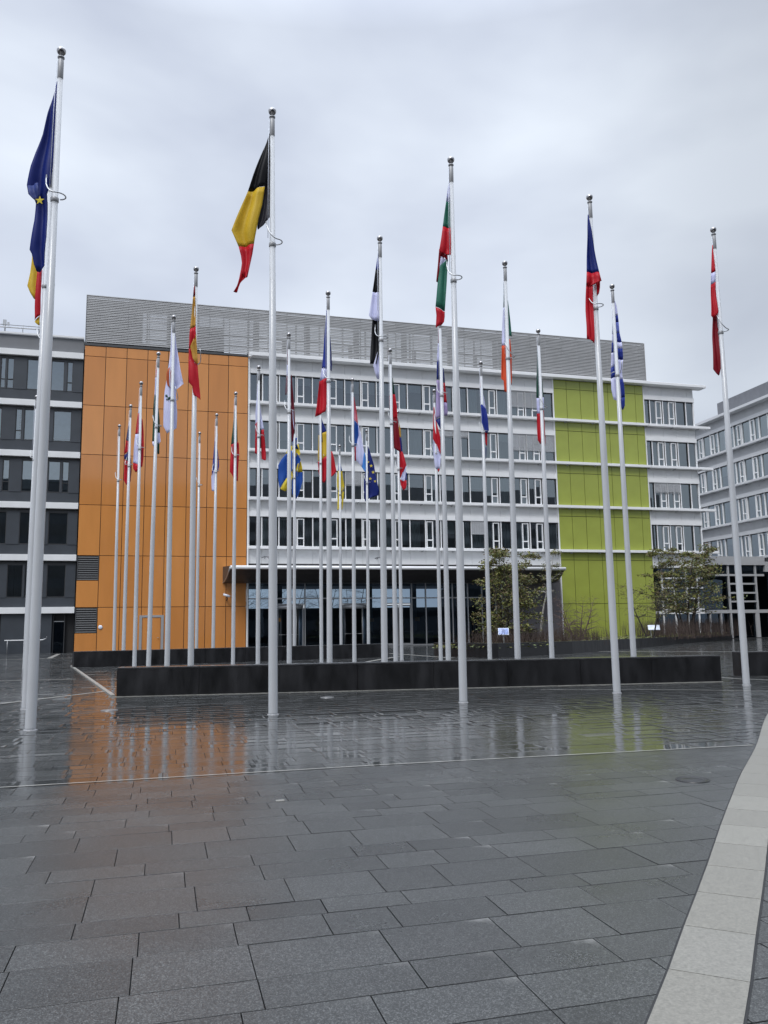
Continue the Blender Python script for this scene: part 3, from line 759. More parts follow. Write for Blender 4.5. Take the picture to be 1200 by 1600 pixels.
# ---------------------------------------------------------------- dark office building on the left
lb=frame_root('dark_office_building',P0,A,'dark grey office building with pale floor bands left of the orange facade','building')
x1=-26.50; x0=-52
b=MB(); b.box(x0,x1,0.6,16,-0.05,23.2,M['joint']); b.box(x0,x1,0.02,12,23.28,24.45,M['mgrey']); b.box(x0,x1,-0.15,0.02,24.46,24.6,M['panel']) ; b.build('wall',lb)
b=MB()
for z in (2.93,6.88,10.86,14.83,18.81,22.77): b.box(x0,x1+0.03,-0.25,0.3,z,z+0.47,M['panel'])
bevel(b.build('floor_band',lb),0.01)
M['screen']=mat('pale_roller_screen',(0.72,0.78,0.80),0.8,var=0.08)
wins={20:[(-34.0,-32.7),(-32.47,-32.08),(-32.0,-31.5),(-30.58,-29.35),(-28.85,-27.86),(-27.67,-27.24)],
16:[(-33.6,-32.2),(-31.24,-30.77),(-30.63,-29.5),(-28.53,-27.21)],12:[(-33.5,-32.3),(-31.97,-31.48),(-30.63,-29.85),(-28.75,-27.87),(-27.74,-27.25)],
8:[(-33.6,-31.51),(-30.62,-29.8),(-28.58,-27.2)],4:[(-33.2,-32.3),(-31.3,-30.2),(-30.1,-29.4),(-28.53,-27.21)]}
cl=MB()
for f,ws in wins.items():
    zlo=f-0.73+0.02; zhi=f+2.76
    us=[x0]
    cl.box(x0,x1,0.04,0.12,zlo,f+0.12,M['dgrey'])
    cl.box(x0,x1,0.05,0.12,f+2.62,zhi,M['frame_dark'])
    prev=x0
    for a,c in ws:
        cl.box(prev,a,0.0,0.12,f+0.125,f+2.615,M['dgrey'])
        prev=c
        fr=MB(); t=0.05
        fr.box(a,a+t,0.03,0.2,f+0.125,f+2.615,M['frame_dark']); fr.box(c-t,c,0.03,0.2,f+0.125,f+2.615,M['frame_dark'])
        fr.box(a+t,c-t,0.03,0.2,f+2.54,f+2.615,M['frame_dark']); fr.box(a+t,c-t,0.03,0.2,f+0.125,f+0.19,M['frame_dark'])
        if c-a<0.6: fr.box(a+t,c-t,0.03,0.19,f+0.85,f+0.90,M['frame_dark'])
        o=fr.build('window',lb)
        g=MB(); tl=random.gauss(0,0.003); g.quad((a+t,0.12+tl,f+0.19),(c-t,0.12-tl,f+0.19),(c-t,0.12-tl,f+2.54),(a+t,0.12+tl,f+2.54),M['glass']); g.build('glass',o)
        if f>8 or random.random()<0.6:
            g=MB(); hh=random.choice([0.25,0.3,0.4,1.0]); g.quad((a+t,0.3,f+hh),(c-t,0.3,f+hh),(c-t,0.3,f+2.54),(a+t,0.3,f+2.54),M['screen']); g.build('roller_blind',o)
    cl.box(prev,x1,0.0,0.12,f+0.125,f+2.615,M['dgrey'])
cl.build('cladding',lb)
rooms(lb,x0,x1,[4,8,12,16,20],23.2,parts=4.2,dep=0.55,w0=0.1)
b=MB()
b.box(x0,-31.56,0.3,0.5,0,2.9,M['black']); b.box(-31.21-0.35,-28.05,0.0,0.3,-0.03,2.9,M['dgrey']); b.box(-28.05,x1,0.45,0.59,0,2.9,M['black'])
b.build('ground_floor_wall',lb)
b=MB(); b.box(-28.0,-27.92,0.2,0.3,0,2.85,M['frame_dark']); b.box(-27.2,-27.14,0.2,0.3,0,2.85,M['frame_dark']); b.box(-27.92,-27.2,0.2,0.3,2.3,2.36,M['steel'])
o=b.build('door',lb); b=MB(); b.quad((-27.92,0.25,0),(-27.2,0.25,0),(-27.2,0.25,2.3),(-27.92,0.25,2.3),M['glass_low']); b.build('glass',o)
b=MB(); b.tube([(-31.2,-0.35,0.98),(-28.6,-0.35,0.98),(-28.35,-0.35,1.08),(-28.3,-0.35,1.22)],0.035,M['white'],8); b.tube([(-31,-0.35,0),(-31,-0.35,0.98)],0.025,M['steel'],6); b.tube([(-29.1,-0.35,0),(-29.1,-0.35,0.98)],0.025,M['steel'],6)
o=b.build('handrail'); o.location=(P0[0],P0[1],0); o.rotation_euler=(0,0,A); tag(o,'white tubular handrail in front of the dark grey ground floor wall at far left','handrail')
b=MB()
b.tube([(x0,-0.1,24.95),(-29.5,-0.1,24.95)],0.05,M['panel'],6); b.tube([(x0,-0.1,25.15),(-29.5,-0.1,25.15)],0.03,M['steel'],6)
for u in (-32.3,-31.0,-29.8,-34,-36): b.tube([(u,-0.1,24.6),(u,-0.1,25.2)],0.03,M['steel'],6)
b.build('roof_rail',lb)
b=MB(); b.tube([(-32.3,0.1,24.6),(-32.3,0.1,25.5)],0.04,M['steel'],6); b.box(-32.45,-32.2,-0.1,0.0,25.1,25.55,M['steel']); b.box(-32.1,-31.95,-0.3,-0.2,25.05,25.3,M['steel'])
o=b.build('roof_antenna',lb)

# ---------------------------------------------------------------- right wing and glass link
wu=Vector((0.216,-0.976,0)).normalized(); WA=math.atan2(wu.y,wu.x)
wing=frame_root('office_wing',(36.6,94.0),WA,'pale grey office wing with strip windows receding at the right edge','building')
rooms(wing,-12,24,[8,12,16,20],23.6)
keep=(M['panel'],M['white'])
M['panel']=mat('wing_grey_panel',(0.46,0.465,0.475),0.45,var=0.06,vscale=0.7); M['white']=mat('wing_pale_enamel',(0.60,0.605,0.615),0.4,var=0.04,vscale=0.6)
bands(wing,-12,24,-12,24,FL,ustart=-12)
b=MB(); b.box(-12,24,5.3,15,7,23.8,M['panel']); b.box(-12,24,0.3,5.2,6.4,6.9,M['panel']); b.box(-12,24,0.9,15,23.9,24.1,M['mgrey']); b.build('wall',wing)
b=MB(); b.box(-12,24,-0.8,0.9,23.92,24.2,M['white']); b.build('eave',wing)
b=MB(); b.box(3.1,24,0.9,12,24.11,26.2,M['plantgrey']); o=b.build('roof_plant_screen',wing)
b=MB(); b.box(13.2,13.5,0.8,0.89,25.0,25.5,M['white']); b.build('roof_lamp',wing)
kk=['W','W','OR','W','OL']
for f in FL:
    for i in range(17):
        u=-3+1.4*i
        if u>18.5: continue
        window(wing,u,f,kk[i%5],1.4,0,random.choices(['n','c','h','r'],[0.5,0.15,0.2,0.15])[0])
b=MB()
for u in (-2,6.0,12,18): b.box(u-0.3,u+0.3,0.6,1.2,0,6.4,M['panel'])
b.box(-12,24,5,5.2,0,6.4,M['black'])
b.build('column_row',wing)
lk=frame_root('glass_link_building',(P0[0]-3*math.sin(A),P0[1]+3*math.cos(A)),A,'low glazed link building with pale frames between the green end and the right wing','building')
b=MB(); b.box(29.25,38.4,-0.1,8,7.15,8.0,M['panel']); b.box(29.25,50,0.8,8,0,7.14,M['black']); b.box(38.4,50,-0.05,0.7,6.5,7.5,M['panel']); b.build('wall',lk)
b=MB()
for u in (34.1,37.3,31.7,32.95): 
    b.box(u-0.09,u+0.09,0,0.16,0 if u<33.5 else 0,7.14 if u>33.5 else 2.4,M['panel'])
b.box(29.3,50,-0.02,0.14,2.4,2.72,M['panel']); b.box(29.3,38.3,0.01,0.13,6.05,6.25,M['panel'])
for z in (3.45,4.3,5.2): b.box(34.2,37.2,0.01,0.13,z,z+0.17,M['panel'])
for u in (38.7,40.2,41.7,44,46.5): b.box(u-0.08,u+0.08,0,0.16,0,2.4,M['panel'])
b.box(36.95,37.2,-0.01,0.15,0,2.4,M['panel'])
o=b.build('window_frames',lk)
b=MB(); b.quad((29.3,0.2,0),(50,0.2,0),(50,0.2,7.1),(29.3,0.2,7.1),M['glass_low']); b.build('glass',o)

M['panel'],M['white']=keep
# buildings across the plaza, behind the camera (they show in the glass)
def opposite(name,x,y,wd,h,label,mt):
    root=tag(empty(name,(x,y,0),A),label,'building')
    b=MB(); b.box(-wd/2,wd/2,-14,0,0,h,mt)
    z=3.5
    o=b.build('wall',root)
    c=MB()
    while z<h-3:
        c.box(-wd/2+1,wd/2-1,0.0,0.06,z,z+2.1,M['frame_dark']); z+=4
    c.build('window_band',root)
opposite('opposite_building',-6,-34,46,30,'dark office block across the plaza from the flagpoles, behind the viewer',M['dgrey'])
opposite('opposite_building',78,-30,112,34,'tall grey office block behind the viewer, across the plaza towards the east',M['mgrey'])
# ---------------- flag and pole data (metres)
POLES={
'EU':(-5.848, 13.821, -5.821),
'DE':(-7.545, 17.565, -7.527),
'BE':(-2.124, 15.695, -2.19),
'BG':(1.601, 17.58, 1.654),
'CZ':(5.309, 19.349, 5.273),
'DK':(9.088, 21.171, 9.1),
'GR':(7.381, 24.876, 7.35),
'EE':(-0.045, 21.389, -0.003),
'IE':(3.637, 23.077, 3.683),
'ES':(-5.422, 23.156, -5.47),
'CY':(-7.074, 26.938, -7.097),
'HU':(-8.742, 30.681, -8.648),
'AT':(-10.4, 34.466, -10.433),
'SI':(-12.023, 38.124, -12.012),
'E1':(-13.706, 41.939, -13.774),
'FR':(-1.702, 25.086, -1.685),
'LV':(-3.343, 28.784, -3.371),
'MT':(-5.001, 32.53, -5.04),
'PT':(-6.658, 36.255, -6.658),
'FI':(-8.309, 39.994, -8.287),
'E2':(-9.974, 43.809, -9.996),
'LT':(0.351, 30.67, 0.333),
'LU':(-1.311, 34.432, -1.281),
'IT':(5.721, 28.782, 5.721),
'NL':(4.027, 32.384, 4.042),
'PL':(2.379, 36.309, 2.363),
'EU2':(-0.92, 43.845, -0.889),
'UA':(-2.56, 47.52, -2.562),
'SK':(2.002, 26.877, 2.002),
'RO':(-2.961, 38.145, -2.961),
'SE':(-4.615, 41.901, -4.615),
'HR':(0.752, 39.997, 0.752),
'L2':(-9.165, 21.321, -9.165),
'L6':(-15.752, 36.345, -15.752)}
FLAGS={
'EU':[
 ('navy',0.05,[(-0.059,11.623,-0.041,11.622),(-0.161,11.101,-0.038,11.099),(-0.267,10.572,-0.038,10.543),(-0.368,10.222,-0.042,10.192),(-0.437,9.924,-0.048,9.918),(-0.496,9.565,-0.064,9.596),(-0.471,9.405,-0.136,9.399),(-0.363,9.305,-0.132,9.301),(-0.337,9.23,-0.123,9.227),(-0.345,8.9,-0.104,8.896),(-0.376,8.572,-0.096,8.568),(-0.401,8.343,-0.115,8.338),(-0.363,8.27,-0.123,8.266),(-0.326,8.089,-0.131,8.05),(-0.269,7.944,-0.223,7.943)]),
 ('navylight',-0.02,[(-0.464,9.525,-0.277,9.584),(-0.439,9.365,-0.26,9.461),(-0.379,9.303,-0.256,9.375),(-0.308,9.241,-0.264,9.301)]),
],
'DE':[
 ('black',0,[(0.009,11.538,0.038,11.538),(-0.125,10.919,0.02,10.916),(-0.222,10.458,0.011,10.454),(-0.277,10.061,-0.031,10.057),(-0.315,9.939,-0.083,9.935)]),
 ('gold',0,[(-0.317,10,-0.173,9.998),(-0.358,9.62,-0.171,9.618),(-0.401,9.303,-0.178,9.3),(-0.322,9.136,-0.185,9.134),(-0.214,8.969,-0.185,8.969)]),
 ('red',-0.04,[(-0.17,9.66,-0.069,9.659),(-0.183,9.147,-0.062,9.145),(-0.196,8.773,-0.06,8.771),(-0.19,8.489,-0.066,8.592)]),
 ('gold',0,[(-0.206,8.46,-0.09,8.593),(-0.161,8.415,-0.086,8.488),(-0.102,8.369,-0.073,8.369)]),
],
'BE':[
 ('black',0,[(-0.103,11.762,-0.089,11.761),(-0.226,11.408,-0.095,11.463),(-0.33,11.113,-0.096,11.18),(-0.445,10.778,-0.158,10.857),(-0.554,10.43,-0.208,10.55)]),
 ('blackgrey',0.05,[(-0.167,11.282,-0.104,11.281),(-0.191,10.887,-0.104,10.886),(-0.229,10.565,-0.103,10.563),(-0.279,10.133,-0.104,10.186),(-0.355,9.801,-0.114,9.88),(-0.36,9.649,-0.237,9.702),(-0.354,9.628,-0.328,9.635)]),
 ('gold',0,[(-0.554,10.43,-0.215,10.543),(-0.675,10.112,-0.265,10.133),(-0.789,9.796,-0.334,9.816),(-0.871,9.563,-0.365,9.61),(-0.811,9.425,-0.397,9.446),(-0.731,9.232,-0.422,9.295)]),
 ('red',0,[(-0.731,9.232,-0.422,9.295),(-0.684,9.04,-0.452,9.091),(-0.664,8.89,-0.483,8.928),(-0.681,8.714,-0.514,8.752),(-0.609,8.577,-0.545,8.59)]),
 ('red',0.02,[(-0.685,8.75,-0.518,8.761),(-0.715,8.561,-0.561,8.599),(-0.753,8.413,-0.683,8.493),(-0.79,8.346,-0.727,8.385),(-0.828,8.286,-0.758,8.278)]),
],
'BG':[
 ('white',0,[(0.005,11.715,0.019,11.715),(-0.029,11.528,0.018,11.527),(-0.056,11.341,0.016,11.34),(-0.082,11.17,0.014,11.153)]),
 ('green',0,[(-0.082,11.17,0.014,11.153),(-0.134,10.845,0.012,10.843),(-0.173,10.568,0.003,10.527)]),
 ('red',0,[(-0.173,10.568,0.003,10.527),(-0.221,10.246,-0.002,10.196),(-0.271,9.979,-0.01,9.875),(-0.243,9.94,-0.07,9.907)]),
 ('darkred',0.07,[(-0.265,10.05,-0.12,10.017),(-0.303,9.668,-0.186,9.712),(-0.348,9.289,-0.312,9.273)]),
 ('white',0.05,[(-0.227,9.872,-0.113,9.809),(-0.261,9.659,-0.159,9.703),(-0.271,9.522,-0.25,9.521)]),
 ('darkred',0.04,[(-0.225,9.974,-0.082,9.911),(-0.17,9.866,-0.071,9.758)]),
 ('green',0.03,[(-0.1,9.784,-0.079,9.753),(-0.248,9.664,-0.09,9.601),(-0.315,9.271,-0.113,9.267),(-0.351,8.939,-0.143,8.936),(-0.379,8.684,-0.174,8.576)]),
 ('red',0.03,[(-0.379,8.676,-0.174,8.568),(-0.362,8.489,-0.176,8.456),(-0.373,8.324,-0.194,8.337),(-0.383,8.198,-0.253,8.263)]),
],
'CZ':[
 ('navy',-0.12,[(-0.131,11.674,-0.118,11.673),(-0.163,11.252,-0.064,11.251),(-0.2,10.75,-0.01,10.747),(-0.245,10.151,0.07,10.146)]),
 ('red',-0.12,[(-0.245,10.151,0.07,10.146),(-0.257,10.035,0.088,10.03),(-0.268,9.903,0.11,9.914),(-0.274,9.804,-0.104,9.818)]),
 ('red',-0.05,[(-0.009,9.946,0.094,9.945),(0.005,9.747,0.085,9.779),(0.011,9.565,0.063,9.647)]),
 ('red',-0.1,[(-0.269,9.813,-0.098,9.827),(-0.29,9.516,-0.106,9.514),(-0.306,9.172,-0.108,9.169),(-0.307,8.78,-0.119,8.777),(-0.315,8.455,-0.124,8.436),(-0.168,8.421,-0.126,8.339)]),
],
'DK':[
 ('red',-0.05,[(-0.066,11.725,-0.052,11.725),(-0.112,11.322,-0.051,11.321),(-0.157,10.922,-0.042,10.956)]),
 ('white',-0.05,[(-0.157,10.922,-0.042,10.956),(-0.183,10.595,-0.044,10.684)]),
 ('red',-0.05,[(-0.183,10.595,-0.044,10.684),(-0.212,10.234,-0.055,10.286),(-0.251,9.713,-0.043,9.835),(-0.21,9.659,-0.068,9.728)]),
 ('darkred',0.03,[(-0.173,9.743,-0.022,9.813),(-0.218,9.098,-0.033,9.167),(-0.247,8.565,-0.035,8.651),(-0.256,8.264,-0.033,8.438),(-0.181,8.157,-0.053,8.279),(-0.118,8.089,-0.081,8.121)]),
],
'GR':[
 ('white',0.12,[(0.044,11.802,0.065,11.801),(0.041,11.546,0.112,11.545),(0.026,11.27,0.128,11.268)]),
 ('blue',0.12,[(0.026,11.27,0.128,11.268),(0.035,11.058,0.147,11.056)]),
 ('bluewhite',0.12,[(0.035,11.058,0.147,11.056),(0.026,10.698,0.158,10.696)]),
 ('blue',0.12,[(0.026,10.698,0.158,10.696),(0.029,10.382,0.201,10.38)]),
 ('white',0.12,[(0.029,10.382,0.201,10.38),(0.028,10.172,0.21,10.17)]),
 ('blue',0.12,[(0.028,10.172,0.21,10.17),(0.029,9.816,0.221,9.813)]),
 ('white',0.12,[(0.029,9.816,0.221,9.813),(0.029,9.441,0.17,9.439),(0.034,9.15,0.176,9.189)]),
 ('blue',0.12,[(0.034,9.15,0.176,9.189),(0.063,8.942,0.205,8.981),(0.063,8.57,0.215,8.609)]),
 ('white',0.12,[(0.029,9.441,0.094,9.149),(0.063,8.57,0.1,8.528)]),
 ('blue',0.12,[(0.063,8.57,0.215,8.609),(0.088,8.302,0.21,8.341),(0.102,8.199,0.142,8.198)]),
 ('blue',0.1,[(-0.047,10.946,-0.027,10.945),(-0.083,10.651,-0.033,10.65)]),
 ('white',0.1,[(-0.083,10.651,-0.033,10.65),(-0.119,10.357,-0.028,10.355)]),
 ('blue',0.1,[(-0.119,10.357,-0.028,10.355),(-0.147,10.022,-0.024,10.062)]),
 ('white',0.1,[(-0.147,10.022,-0.024,10.062),(-0.182,9.542,-0.026,9.644)]),
 ('blue',0.1,[(-0.182,9.542,-0.026,9.644),(-0.201,9.189,-0.026,9.269)]),
 ('white',0.1,[(-0.201,9.189,-0.026,9.269),(-0.208,8.858,-0.006,8.896),(-0.146,8.526,-0.009,8.463)]),
],
'EE':[
 ('blue',0,[(-0.001,11.867,0.016,11.866),(-0.046,11.589,0.016,11.588),(-0.085,11.293,0.011,11.255)]),
 ('black',0,[(-0.085,11.293,0.011,11.255),(-0.133,10.944,0.007,10.942),(-0.181,10.651,0.003,10.63)]),
 ('white',0,[(-0.181,10.651,0.003,10.63),(-0.237,10.286,-0.002,10.282),(-0.285,9.959,-0.001,9.955),(-0.208,9.849,-0.003,9.809)]),
 ('black',0.05,[(-0.191,9.904,0.001,9.901),(-0.222,9.505,0.004,9.502),(-0.254,9.054,0.006,9.05),(-0.276,8.624,-0.103,8.621)]),
 ('white',0.06,[(-0.064,8.965,0.015,9.054),(-0.19,8.59,0.01,8.676),(-0.141,8.392,-0.002,8.426),(-0.092,8.213,-0.04,8.212)]),
],
'IE':[
 ('darkgreen',0.12,[(0.025,11.874,0.038,11.873),(-0.006,11.376,0.03,11.375),(-0.035,10.861,0.016,10.86)]),
 ('green',0.15,[(0.091,11.089,0.119,11.089),(0.103,10.891,0.135,10.89),(0.104,10.397,0.179,10.396),(0.1,10.024,0.202,9.984)]),
 ('white',0.12,[(-0.035,10.861,0.021,10.86),(-0.074,10.29,0.02,10.289),(-0.113,9.704,0.009,9.702)]),
 ('orangef',0.12,[(-0.113,9.704,0.009,9.702),(-0.142,9.122,0.007,9.119),(-0.166,8.697,0.001,8.656),(-0.093,8.638,0.007,8.579),(-0.091,8.426,0.007,8.31),(-0.086,8.311,0.006,8.29)]),
 ('orangef',0.15,[(0.115,9.907,0.143,9.906),(0.103,9.322,0.169,9.321),(0.092,8.741,0.157,8.74),(0.094,8.548,0.13,8.509)]),
],
'ES':[
 ('darkred',-0.05,[(-0.084,11.677,-0.063,11.676),(-0.1,11.479,-0.056,11.478),(-0.11,11.301,-0.053,11.319)]),
 ('ochre',-0.08,[(-0.103,11.288,-0.046,11.307),(-0.138,10.816,-0.025,10.814),(-0.175,10.288,-0.008,10.383)]),
 ('red',-0.1,[(-0.17,10.28,-0.003,10.375),(-0.188,10.027,0.01,10.141),(-0.197,9.698,-0.105,9.793)]),
 ('ochre',-0.12,[(-0.12,9.844,0.015,10.134),(-0.156,9.767,0.027,9.978),(-0.075,9.399,0.053,9.493),(0.058,9.223,0.076,9.242)]),
 ('red',-0.1,[(-0.197,9.717,-0.142,9.774),(-0.205,9.408,-0.08,9.406),(-0.201,9.118,0.062,9.249),(-0.188,8.696,0.108,8.749),(-0.084,8.579,0.12,8.576),(-0.061,8.331,0.152,8.289),(0.089,8.233,0.164,8.165)]),
],
'CY':[
 ('white',0.1,[(-0.096,11.949,-0.013,11.902),(-0.131,11.219,0.066,11.216),(-0.182,10.54,0.213,10.421),(-0.237,10.09,0.333,9.857),(-0.315,9.642,0.076,9.659),(-0.331,9.419,0.081,9.413),(-0.341,8.862,0.125,8.855),(-0.352,8.419,0.103,8.345),(-0.206,8.151,-0.046,8.237)]),
 ('copper',0.06,[(-0.169,10.414,-0.104,10.458),(-0.241,10.235,-0.089,10.233),(-0.247,10.01,-0.083,9.985),(-0.221,9.831,-0.09,9.784),(-0.154,9.74,-0.099,9.717)]),
 ('darkgreen',0.06,[(-0.279,9.474,-0.192,9.495),(-0.266,9.406,-0.147,9.382)]),
 ('darkgreen',0.06,[(-0.179,9.383,-0.093,9.426),(-0.188,9.294,-0.102,9.315)]),
 ('darkgreen',0.06,[(-0.254,9.339,-0.189,9.338),(-0.231,9.294,-0.187,9.271)]),
],
'HU':[
 ('red',0.1,[(0.015,11.862,0.04,11.861),(-0.009,11.528,0.053,11.527),(-0.028,11.272,0.071,11.27)]),
 ('white',0.1,[(-0.028,11.272,0.071,11.27),(-0.044,10.889,0.08,10.887),(-0.06,10.558,0.088,10.555)]),
 ('darkgreen',0.1,[(-0.06,10.558,0.088,10.555),(-0.084,9.999,0.076,9.997),(-0.091,9.293,0.068,9.29),(-0.09,8.74,0.057,8.738)]),
 ('white',0.1,[(-0.09,8.74,0.057,8.738),(-0.062,8.564,0.036,8.563)]),
 ('darkgreen',0.12,[(0.094,10.053,0.119,10.052),(0.092,9.623,0.153,9.622),(0.08,9.068,0.18,9.092)]),
 ('white',0.12,[(0.08,9.068,0.18,9.092),(0.076,8.742,0.23,8.74),(0.077,8.667,0.152,8.641)]),
 ('darkgreen',0.12,[(0.077,8.692,0.176,8.665),(0.088,8.417,0.174,8.415),(0.112,8.241,0.173,8.265)]),
],
'AT':[
 ('white',0.1,[(-0.099,11.554,-0.071,11.554),(-0.139,11.184,-0.028,11.182),(-0.172,10.872,-0.02,10.869)]),
 ('red',0.1,[(-0.172,10.872,-0.02,10.869),(-0.229,10.419,-0.008,10.415),(-0.272,9.967,-0.065,9.964)]),
 ('white',0.1,[(-0.272,9.967,-0.065,9.964),(-0.296,9.349,-0.076,9.345),(-0.32,8.705,-0.071,8.618)]),
 ('red',0.1,[(-0.32,8.705,-0.071,8.618),(-0.305,8.454,-0.065,8.422),(-0.199,8.285,-0.104,8.339)]),
 ('red',0.12,[(-0.005,10.619,0.036,10.618),(-0.004,10.053,0.087,10.051),(-0.017,9.489,0.121,9.487),(-0.03,8.928,0.108,8.926),(-0.032,8.481,0.077,8.536)]),
],
'SI':[
 ('white',0.1,[(-0.059,11.828,-0.034,11.827),(-0.078,11.545,-0.005,11.544),(-0.101,11.264,0.004,11.231)]),
 ('navy',0.1,[(-0.101,11.264,0.004,11.231),(-0.146,10.921,-0.009,10.919),(-0.196,10.548,-0.012,10.483)]),
 ('red',0.1,[(-0.196,10.548,-0.012,10.483),(-0.231,10.175,-0.012,10.172),(-0.268,9.866,-0.03,10.048)]),
 ('navy',0.12,[(-0.243,9.839,-0.036,10.053),(-0.243,9.622,-0.02,9.495)]),
 ('red',0.12,[(-0.243,9.622,-0.02,9.495),(-0.252,9.097,-0.024,9.094),(-0.253,8.636,-0.026,8.632),(-0.141,8.419,-0.034,8.356)]),
 ('darkred',0.14,[(-0.002,9.715,0.058,9.714),(0.015,9.097,0.091,9.096),(0.002,8.482,0.06,8.573)]),
],
'FR':[
 ('blue',0.05,[(-0.049,11.637,-0.034,11.636),(-0.088,11.104,-0.021,11.103),(-0.142,10.363,-0.018,10.361),(-0.196,9.732,-0.018,9.688)]),
 ('white',0.05,[(-0.196,9.732,-0.018,9.688),(-0.237,9.461,-0.023,9.457),(-0.278,9.294,-0.027,9.416)]),
 ('red',0.05,[(-0.278,9.294,-0.027,9.416),(-0.32,8.899,-0.037,8.999),(-0.362,8.485,-0.049,8.583),(-0.413,8.134,-0.081,8.315)]),
 ('navy',0.12,[(0.059,10.766,0.073,10.766),(0.056,10.278,0.107,10.277),(0.054,9.898,0.115,9.855),(0.063,9.667,0.109,9.645)]),
],
'LV':[
 ('darkred2',0.1,[(-0.09,11.811,-0.076,11.811),(-0.109,11.423,-0.067,11.422),(-0.12,11.085,-0.061,11.084)]),
 ('white',0.1,[(-0.12,11.085,-0.061,11.084),(-0.131,10.676,-0.049,10.674)]),
 ('darkred2',0.1,[(-0.131,10.676,-0.049,10.674),(-0.151,10.244,-0.049,10.243),(-0.164,9.957,-0.071,9.98)]),
 ('darkred2',0.12,[(0.03,10.728,0.053,10.727),(0.031,10.128,0.105,10.126),(0.031,9.412,0.159,9.41),(0.032,8.819,0.189,8.84),(0.056,8.229,0.108,8.229)]),
 ('white',0.11,[(0.09,9.408,0.113,9.408),(0.102,9.052,0.13,9.052),(0.148,8.65,0.171,8.696)]),
],
'MT':[
 ('white',0.1,[(-0.109,11.518,-0.082,11.518),(-0.139,10.924,-0.034,10.976),(-0.187,10.307,0.048,10.303),(-0.189,9.825,0.089,9.981)]),
 ('white',0.12,[(-0.005,10.014,0.086,10.013),(0.023,9.693,0.153,9.691),(0.05,9.586,0.161,9.611)]),
 ('red',0.1,[(-0.189,9.825,-0.093,9.957),(-0.181,9.505,-0.097,9.77),(-0.191,9.106,-0.093,9.105),(-0.201,8.629,-0.084,8.575)]),
 ('red',0.12,[(0.05,9.586,0.161,9.611),(0.053,9.107,0.209,9.105),(0.06,8.709,0.25,8.627),(0.083,8.391,0.259,8.362),(0.187,8.337,0.239,8.323)]),
],
'PT':[
 ('darkgreen',0.1,[(-0.042,11.763,-0.019,11.763),(-0.107,11.017,0.038,11.015),(-0.158,10.393,0.072,10.509),(-0.21,9.831,0.092,9.975)]),
 ('red',0.1,[(-0.21,9.831,0.092,9.975),(-0.233,9.242,-0.002,9.239),(-0.254,8.597,-0.024,8.652),(-0.166,8.478,-0.028,8.447),(-0.078,8.287,-0.035,8.272)]),
 ('red',0.12,[(0.06,9.98,0.133,9.92),(0.051,9.389,0.153,9.329),(0.03,8.655,0.116,8.654),(0.049,8.187,0.107,8.157)]),
],
'FI':[
 ('white',0.1,[(-0.012,11.506,0.02,11.506),(-0.04,11.212,0.056,11.211),(-0.083,10.853,0.045,10.852)]),
 ('blue',0.1,[(-0.083,10.853,0.044,10.917),(-0.124,10.366,0.019,10.428),(-0.166,9.944,0.009,10.006)]),
 ('blue',0.1,[(-0.166,9.944,0.009,10.006),(-0.192,9.556,-0.003,9.715),(-0.202,9.136,-0.14,9.297)]),
 ('white',0.12,[(-0.176,9.301,-0.038,9.655),(-0.237,9.076,0.001,9.072),(-0.221,8.657,0.007,8.654),(-0.195,8.367,0.043,8.332)]),
 ('blue',0.12,[(0.046,10.465,0.069,10.465),(0.069,9.945,0.116,10.009),(0.068,9.556,0.147,9.619),(0.061,9.33,0.109,9.329)]),
],
'LT':[
 ('darkgreen',0.1,[(0.048,11.129,0.067,11.129),(0.042,10.797,0.099,10.796),(0.042,10.466,0.136,10.464)]),
 ('red',0.1,[(0.042,10.466,0.136,10.464),(0.042,9.983,0.202,9.981),(0.041,9.478,0.219,9.551)]),
 ('darkred',0.1,[(0.041,9.478,0.219,9.551),(0.048,8.849,0.281,8.846),(0.064,8.348,0.321,8.344),(0.173,8.272,0.333,8.17)]),
 ('darkred',0.12,[(-0.08,10.422,-0.062,10.422),(-0.081,9.864,-0.046,9.864)]),
],
'LU':[
 ('pink',0.1,[(0.035,11.404,0.074,11.404),(0.044,10.892,0.147,10.891),(0.081,10.41,0.237,10.294)]),
 ('red',0.09,[(0.075,11.458,0.092,11.458),(0.133,10.888,0.18,10.887),(0.184,10.462,0.226,10.518),(0.209,10.207,0.25,10.207)]),
 ('blues',0.1,[(0.081,10.41,0.237,10.266),(0.075,9.761,0.287,9.757),(0.089,9.255,0.27,9.477)]),
 ('white',0.1,[(0.238,10.322,0.265,10.294),(0.273,9.758,0.37,9.813),(0.144,9.282,0.447,9.333),(0.125,8.695,0.499,9.024),(0.382,8.384,0.41,8.439)]),
 ('lightblue',0.1,[(0.499,9.024,0.533,8.94),(0.439,8.634,0.572,8.688),(0.382,8.384,0.559,8.298),(0.516,8.159,0.543,8.131)]),
 ('red',0.1,[(0.089,9.255,0.144,9.254),(0.092,8.639,0.146,8.639)]),
],
'IT':[
 ('darkgreen',0.1,[(-0.044,11.549,-0.016,11.549),(-0.082,10.945,-0.008,10.944),(-0.123,10.225,-0.002,10.223),(-0.151,9.7,0.011,9.697)]),
 ('darkgreen',0.12,[(0.088,10.348,0.102,10.347),(0.07,9.75,0.116,9.725)]),
 ('white',0.1,[(-0.151,9.7,0.011,9.697),(-0.151,9.129,-0.001,9.127)]),
 ('white',0.12,[(0.069,9.726,0.116,9.725),(0.058,9.274,0.104,9.225)]),
 ('red',0.1,[(-0.151,9.129,-0.001,9.127),(-0.178,8.444,-0.006,8.442),(-0.168,8.138,-0.007,8.136),(-0.092,8.02,-0.024,7.995)]),
